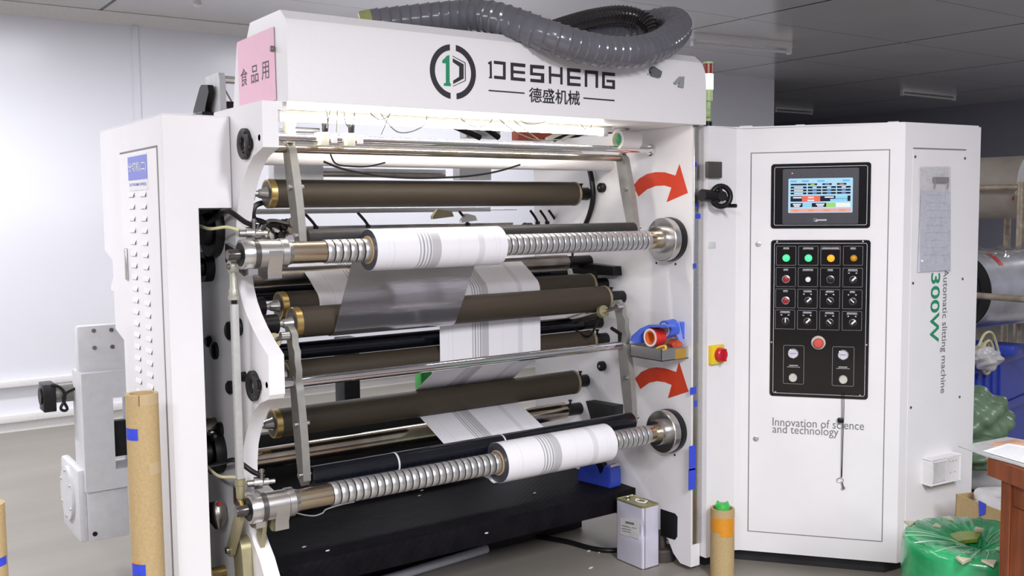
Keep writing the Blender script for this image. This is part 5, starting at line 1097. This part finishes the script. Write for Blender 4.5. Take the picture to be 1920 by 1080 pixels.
# desk with papers
Pd = V((2.733, 1.505, 0)); a_ = V((-.41, -.91, 0)).normalized(); b_ = V((.91, -.41, 0)).normalized()
t = thing('desk', 'reddish brown wooden desk at the right edge of the photo', 'desk', Pd+a_*.5+b_*.3)
def DP(s, q, z): p = Pd+a_*s+b_*q; p.z = z; return p
bm = BM(); obox(bm, DP(0, 0, .704), a_*1.2, b_*.62, V((0, 0, .046)), .003); part('desk_top', bm, WOOD, t)
bm = BM(); obox(bm, DP(.045, .012, 0), a_*.035, b_*.035, V((0, 0, .704)), .002); part('desk_leg', bm, WOOD, t)
bm = BM(); obox(bm, DP(.045, .57, 0), a_*.035, b_*.035, V((0, 0, .704)), .002); part('desk_leg', bm, WOOD, t)
bm = BM(); obox(bm, DP(.080, .020, .635), a_*1.0, b_*.02, V((0, 0, .069)), .001); part('desk_apron', bm, WOOD, t)
bm = BM(); obox(bm, DP(.084, .018, .08), a_*.5, b_*.02, V((0, 0, .55)), .003); part('desk_door', bm, WOOD, t)
bm = BM(); obox(bm, DP(.06, .04, .06), a_*1.02, b_*.52, V((0, 0, .58))); part('desk_carcass', bm, WOOD, t)
def onT(pl, z): return [on('Z', z, u, v) for u, v in pl]
bm = BM(); prism(bm, onT([(1797, 838), (1888, 821), (1960, 833), (1960, 891), (1905, 872), (1850, 857)], .7525), V((0, 0, .003))); FO = solo('plastic_folder', bm, mat('grey_clear_folder', (.46, .46, .47), .2, namp=.08), 'grey plastic folder sticking out over the corner of the desk', 'folder')
bm = BM(); prism(bm, onT([(1853, 832), (1905, 824), (1930, 829), (1905, 838), (1864, 836)], .7558), V((0, 0, .001))); solo('printed_leaflet', bm, mat('orange_print', (.55, .30, .20), .4, nscale=12, namp=.4), 'orange printed leaflet lying in the grey folder on the desk', 'leaflet')
bm = BM(); prism(bm, onT([(1843, 846), (1890, 832), (1960, 843), (1960, 880)], .7572), V((0, 0, .001))); PA = solo('printed_paper', bm, PAPER, 'white printed paper lying on the grey folder on the desk', 'paper')
q = onT([(1843, 846), (1890, 832), (1960, 843), (1960, 880)], .7585)
for k in range(8):
    f = .12+k*.1; a = q[0].lerp(q[1], f); b = q[3].lerp(q[2], f)
    bm = BM(); prism(bm, [a.lerp(b, .08), a.lerp(b, .6), a.lerp(b, .6)+V((.003, .003, 0)), a.lerp(b, .08)+V((.003, .003, 0))], V((0, 0, .0003))); part('print_line', bm, mat('faint_print', (.48, .48, .54)), PA, flat=True)

# ================================================================== BACKGROUND AT THE RIGHT
t = thing('storage_rack', 'rusty tubular storage rack holding rolls behind the control cabinet', 'rack', V((5.0, 2.7, 0)))
XRK = 5.75
a, b = on('X', XRK, 1825, 352), on('X', XRK, 1918, 351); zr = (a.z+b.z)/2
bm = BM(); cyl(bm, (XRK, 3.6, zr), (XRK, 1.9, zr), .017, 14); part('rack_rail', bm, RUST, t)
XR2 = 4.62; a, b = on('X', XR2, 1820, 549), on('X', XR2, 1919, 566); zr2 = (a.z+b.z)/2
bm = BM(); cyl(bm, (XR2, 3.6, a.z), (XR2, 1.9, a.z-.02), .016, 14); part('rack_rail', bm, RUST, t)
P = on('X', XRK, 1914, 400)
bm = BM(); cyl(bm, (XRK, P.y, 0), (XRK, P.y, zr+.03), .022, 14); part('rack_post', bm, RUST, t)
bm = BM(); cyl(bm, (XRK, 3.55, 0), (XRK, 3.55, zr+.03), .022, 14); part('rack_post', bm, RUST, t)
bm = BM(); cyl(bm, (6.6, 3.55, 0), (6.6, 3.55, zr+.03), .022, 14); part('rack_post', bm, RUST, t)
for y in (3.55,):
    bm = BM(); cyl(bm, (XRK, y, zr-.04), (6.65, y, zr-.04), .015, 12); part('rack_rail', bm, RUST, t)
    bm = BM(); cyl(bm, (XR2, y, zr2), (6.65, y, zr2-.0), .015, 12); part('rack_rail', bm, RUST, t)
RACK = t
Pr = EYE+ray(1930, 351)*6.0; R_ = .190
t = thing('paper_roll', 'beige roll with a white end disc on the upper rail of the rack', 'roll', Pr, 'rolls on the storage rack')
axr = V((-.12, .99, 0)).normalized()
bm = BM(); lathe(bm, Pr, axr, [(0, R_*.98), (0, R_), (1.6, R_)], 48); part('roll_body', bm, BEIGE, t)
bm = BM(); lathe(bm, Pr-axr*.006, axr, [(0, R_*1.02), (.005, R_*1.02)], 48); part('end_disc', bm, mat('grey_white_board', (.60, .59, .60), .5), t)
bm = BM(); cyl(bm, Pr-axr*.12, Pr+axr*1.72, .02, 14); part('spindle', bm, DSTEEL, t)
for f in (-.08, 1.67):
    Q = Pr+axr*f; bm = BM(); cyl(bm, (XRK, Q.y, Q.z-.036), (6.6, Q.y, Q.z-.036), .016, 12); part('rack_rail', bm, RUST, RACK)
for x, y in ((XRK, 1.93), (6.6, 1.93)): bm = BM(); cyl(bm, (x, y, 0), (x, y, zr+.03), .022, 14); part('rack_post', bm, RUST, RACK)
bm = BM(); cyl(bm, (6.6, 3.6, zr), (6.6, 1.9, zr), .017, 14); part('rack_rail', bm, RUST, RACK)
for y in (1.93, 3.57): bm = BM(); cyl(bm, (XR2, y, 0), (XR2, y, zr2), .02, 14); part('rack_post', bm, RUST, RACK)
q = onp(Pr-axr*.008, axr, 1899, 372); bm = BM(); cyl(bm, q, q-axr*.004, .012, 14); part('red_dot', bm, BTNR, t)
Pr = EYE+ray(1793, 545)*5.25; R_ = .207
t = thing('film_log', 'silver film roll in clear wrap with black end and red tape on the rack', 'roll', Pr, 'rolls on the storage rack')
axr = V((1, -.10, 0)).normalized()
bm = BM(); lathe(bm, Pr, axr, [(0, R_*.9), (.002, R_), (.9, R_), (.902, R_*.9)], 56); part('roll_body', bm, FILMS, t)
bm = BM(); lathe(bm, Pr-axr*.004, axr, [(0, R_*.72), (.0, R_*.98), (.004, R_*.99)], 56, cap=True); part('roll_end', bm, BLKR, t)
bm = BM(); lathe(bm, Pr-axr*.008, axr, [(0, R_*.70), (.003, R_*.70)], 48); part('core_plug', bm, BLKR, t)
bm = BM(); cyl(bm, V((XR2-.05, Pr.y+.03, Pr.z)), Pr+axr*1.0, .018, 14); part('spindle', bm, DSTEEL, t)
Q = Pr+axr*.97; bm = BM(); cyl(bm, (Q.x, 3.6, Q.z-.034), (Q.x, 1.9, Q.z-.034), .016, 12); part('rack_rail', bm, RUST, RACK)
for y in (1.93, 3.57): bm = BM(); cyl(bm, (Q.x, y, 0), (Q.x, y, Q.z-.034), .02, 14); part('rack_post', bm, RUST, RACK)
bm = BM(); d_, u1_, w1_ = frame(axr); up_ = V((0, 0, 1)); sd_ = axr.cross(up_).normalized()
for_side = -1 if sd_.dot(-Pr+EYE) < 0 else 1
def roll_pt(s, ang, rr): return Pr+axr*s+(up_*math.cos(ang)+sd_*for_side*math.sin(ang))*rr
quad_strip(bm, [[roll_pt(.13, .35+.5*i/10, R_+.002) for i in range(11)], [roll_pt(.165, .35+.5*i/10, R_+.002) for i in range(11)]], closed=False); part('red_tape', bm, TAPER, t, 'strip of red tape')
bm = BM(); g_ = [[roll_pt(s, -.9+1.5*i/12, R_+.012+.014*math.sin(i*1.3+s*30)+.01*math.sin(s*47)) for i in range(13)] for s in [.03+.06*k for k in range(14)]]
quad_strip(bm, g_, closed=False); part('loose_wrap', bm, CLEAR, t)
# blue crates
P1 = EYE+ray(1806, 690)*4.9; P2 = on('Z', P1.z, 1935, 648); ex_ = (P2-P1); ex_.z = 0; Lx = ex_.length+.12; ex_.normalize(); ey_ = V((-ex_.y, ex_.x, 0)); ey_ = ey_ if ey_.dot(P1) > 0 else -ey_
zc1 = P1.z; hcr = P1.z-(EYE+ray(1812, 790)*4.9).z; P1 = P1-ex_*.06
def crate(z0, h, label):
    o_ = V((P1.x, P1.y, z0)); t = thing('plastic_crate', label, 'crate', o_+ex_*Lx/2+ey_*.2, 'stacked blue crates')
    th = .006
    for nm, q0, e1, e2 in (('crate_front', o_, ex_*Lx, ey_*th), ('crate_back', o_+ey_*.40, ex_*Lx, ey_*th), ('crate_side', o_, ex_*th, ey_*.40), ('crate_side', o_+ex_*(Lx-th), ex_*th, ey_*.40)):
        bm = BM(); obox(bm, q0, e1, e2, V((0, 0, h-.001))); part(nm, bm, BLUEP, t)
    bm = BM(); obox(bm, o_, ex_*Lx, ey_*.40, V((0, 0, .006))); part('crate_floor', bm, BLUEP, t)
    bm = BM(); obox(bm, o_-ey_*.014-ex_*.01+V((0, 0, h-.045)), ex_*(Lx+.02), ey_*.014, V((0, 0, .045)), .002); part('crate_rim', bm, BLUEP, t)
    for k in range(6):
        bm = BM(); obox(bm, o_-ey_*.012+ex_*(.02+k*.11)+V((0, 0, .02)), ex_*.010, ey_*.012, V((0, 0, h-.06)), .002); part('crate_rib', bm, BLUEP, t)
    return t
crate(zc1-hcr, hcr, 'upper blue plastic crate holding cable, right of the control cabinet'); crate(.004, zc1-hcr-.006, 'lower blue plastic crate carrying the other crate, partly behind a sack')
bm = BM()
cc = EYE+ray(1856, 662)*5.0
for k in range(5):
    r0 = .085-.010*k; pts = [cc+V((.012*k-.02, .02*k, 0))+ex_*r0*math.cos(i*math.pi/8)+V((0, 0, r0*1.0*math.sin(i*math.pi/8)-.02)) for i in range(17)]
    tube(bm, pts, .007, 8, smooth=0)
tube(bm, [cc+V((0, 0, .05))-ex_*.16, cc+V((0, 0, .105))-ex_*.08, cc+V((0, 0, .095))+ex_*.03, cc+V((0, 0, .0))+ex_*.12, cc-V((0, 0, .05))+ex_*.14], .007, 8)
solo('cable_coil', bm, YELC, 'coil of pale yellow cable on top of the upper blue crate', 'cable', sharp=60)
bm = BM(); bmesh.ops.create_icosphere(bm, subdivisions=4, radius=1); cb_ = EYE+ray(1852, 672)*4.88
for v in bm.verts:
    n_ = v.co.copy(); k_ = 1+.14*math.sin(n_.x*6+n_.z*4)+.1*math.sin(n_.z*9+n_.y*5); v.co = cb_+ex_*n_.x*.075*k_+ey_*n_.y*.06*k_+V((0, 0, n_.z*.055*k_))
solo('clear_bag', bm, MILKY, 'small clear bag in front of the cable coil on the blue crate', 'bag')
P = EYE+ray(1908, 655)*5.15; bm = BM(); obox(bm, P-ex_*.06-V((0, 0, .03)), ex_*.16, ey_*.12, V((0, 0, .05)), .004); solo('small_blue_box', bm, BLUEP, 'small blue box standing at the back of the upper crate', 'box')
# green sack
for (u, v, w_, rx, rz, lab) in ((1832, 790, 4.45, .135, .135, 'crumpled green plastic sack between the control cabinet and the crates'), (1845, 850, 4.35, .12, .07, 'flat folded green sack lying under the crumpled one')):
    cs = EYE+ray(u, v)*w_; bm = BM(); bmesh.ops.create_icosphere(bm, subdivisions=5, radius=1)
    for vv in bm.verts:
        n_ = vv.co.copy(); k_ = 1+.10*abs(math.sin(n_.x*4+n_.z*5+n_.y*2))+.09*math.sin(n_.z*8-n_.x*6)+.05*abs(math.sin(n_.y*11+n_.x*9+n_.z*3)); vv.co = cs+RT*n_.x*rx*k_+FW*n_.y*.11*k_+V((0, 0, n_.z*rz*k_))
    solo('plastic_sack', bm, SACK, lab, 'sack', 'green plastic sacks', sharp=60)
P = EYE+ray(1798, 893)*4.65; bm = BM(); axr = (RT*.95+FW*-.05); axr.z = -.04; axr.normalize(); cyl(bm, P, P+axr*.42, .058, 30); solo('white_roll', bm, mat('white_paper_roll', (.52, .51, .51), .5), 'white roll lying below the green sacks behind the carton', 'roll')
bm = BM(); c_ = P+axr*.2; box(bm, c_.x-.1, c_.x+.4, c_.y-.06, c_.y+.12, 0.002, c_.z-.061); solo('low_box', bm, DARK, 'dark low box carrying the white roll and green sacks', 'box')

# ceiling lights and fittings
def ceiling_light(p, q, label):
    t = thing('ceiling_light', label, 'ceiling light', (p+q)/2, 'unlit ceiling lights'); d = (q-p).normalized(); s = V((-d.y, d.x, 0))
    bm = BM(); obox(bm, p-s*.025+V((0, 0, .03)), q-p, s*.05, V((0, 0, ZC-.03-p.z)), .003); part('batten', bm, TRIMW, t)
    bm = BM(); cyl(bm, p+d*.03, q-d*.03, .013, 14); part('tube', bm, PLW, t)
    for e in (p, q-d*.03): bm = BM(); obox(bm, e-s*.02-V((0, 0, .02)), d*.03, s*.04, V((0, 0, .06)), .003); part('end_holder', bm, PLW, t)
za = ZC-.085
ceiling_light(on('Z', za, 1297, 81), on('Z', za, 1482, 98), 'unlit fluorescent batten on the ceiling right above the hose bend')
za = ZC-.055
ceiling_light(on('Z', za, 1690, 176), on('Z', za, 1790, 186), 'far unlit ceiling batten, right one of the two in the dark')
ceiling_light(on('Z', za, 1452, 208), on('Z', za, 1522, 213), 'far unlit ceiling batten, left one of the two in the dark')
P = on('Z', ZC-.03, 370, 5); bm = BM(); lathe(bm, (P.x, P.y, ZC-.001), (0, 0, -1), [(0, .022), (.012, .022), (.03, .03), (.045, .028), (.055, .015)], 22); solo('sprinkler', bm, PLW, 'small white ceiling sprinkler at the top left', 'sprinkler')
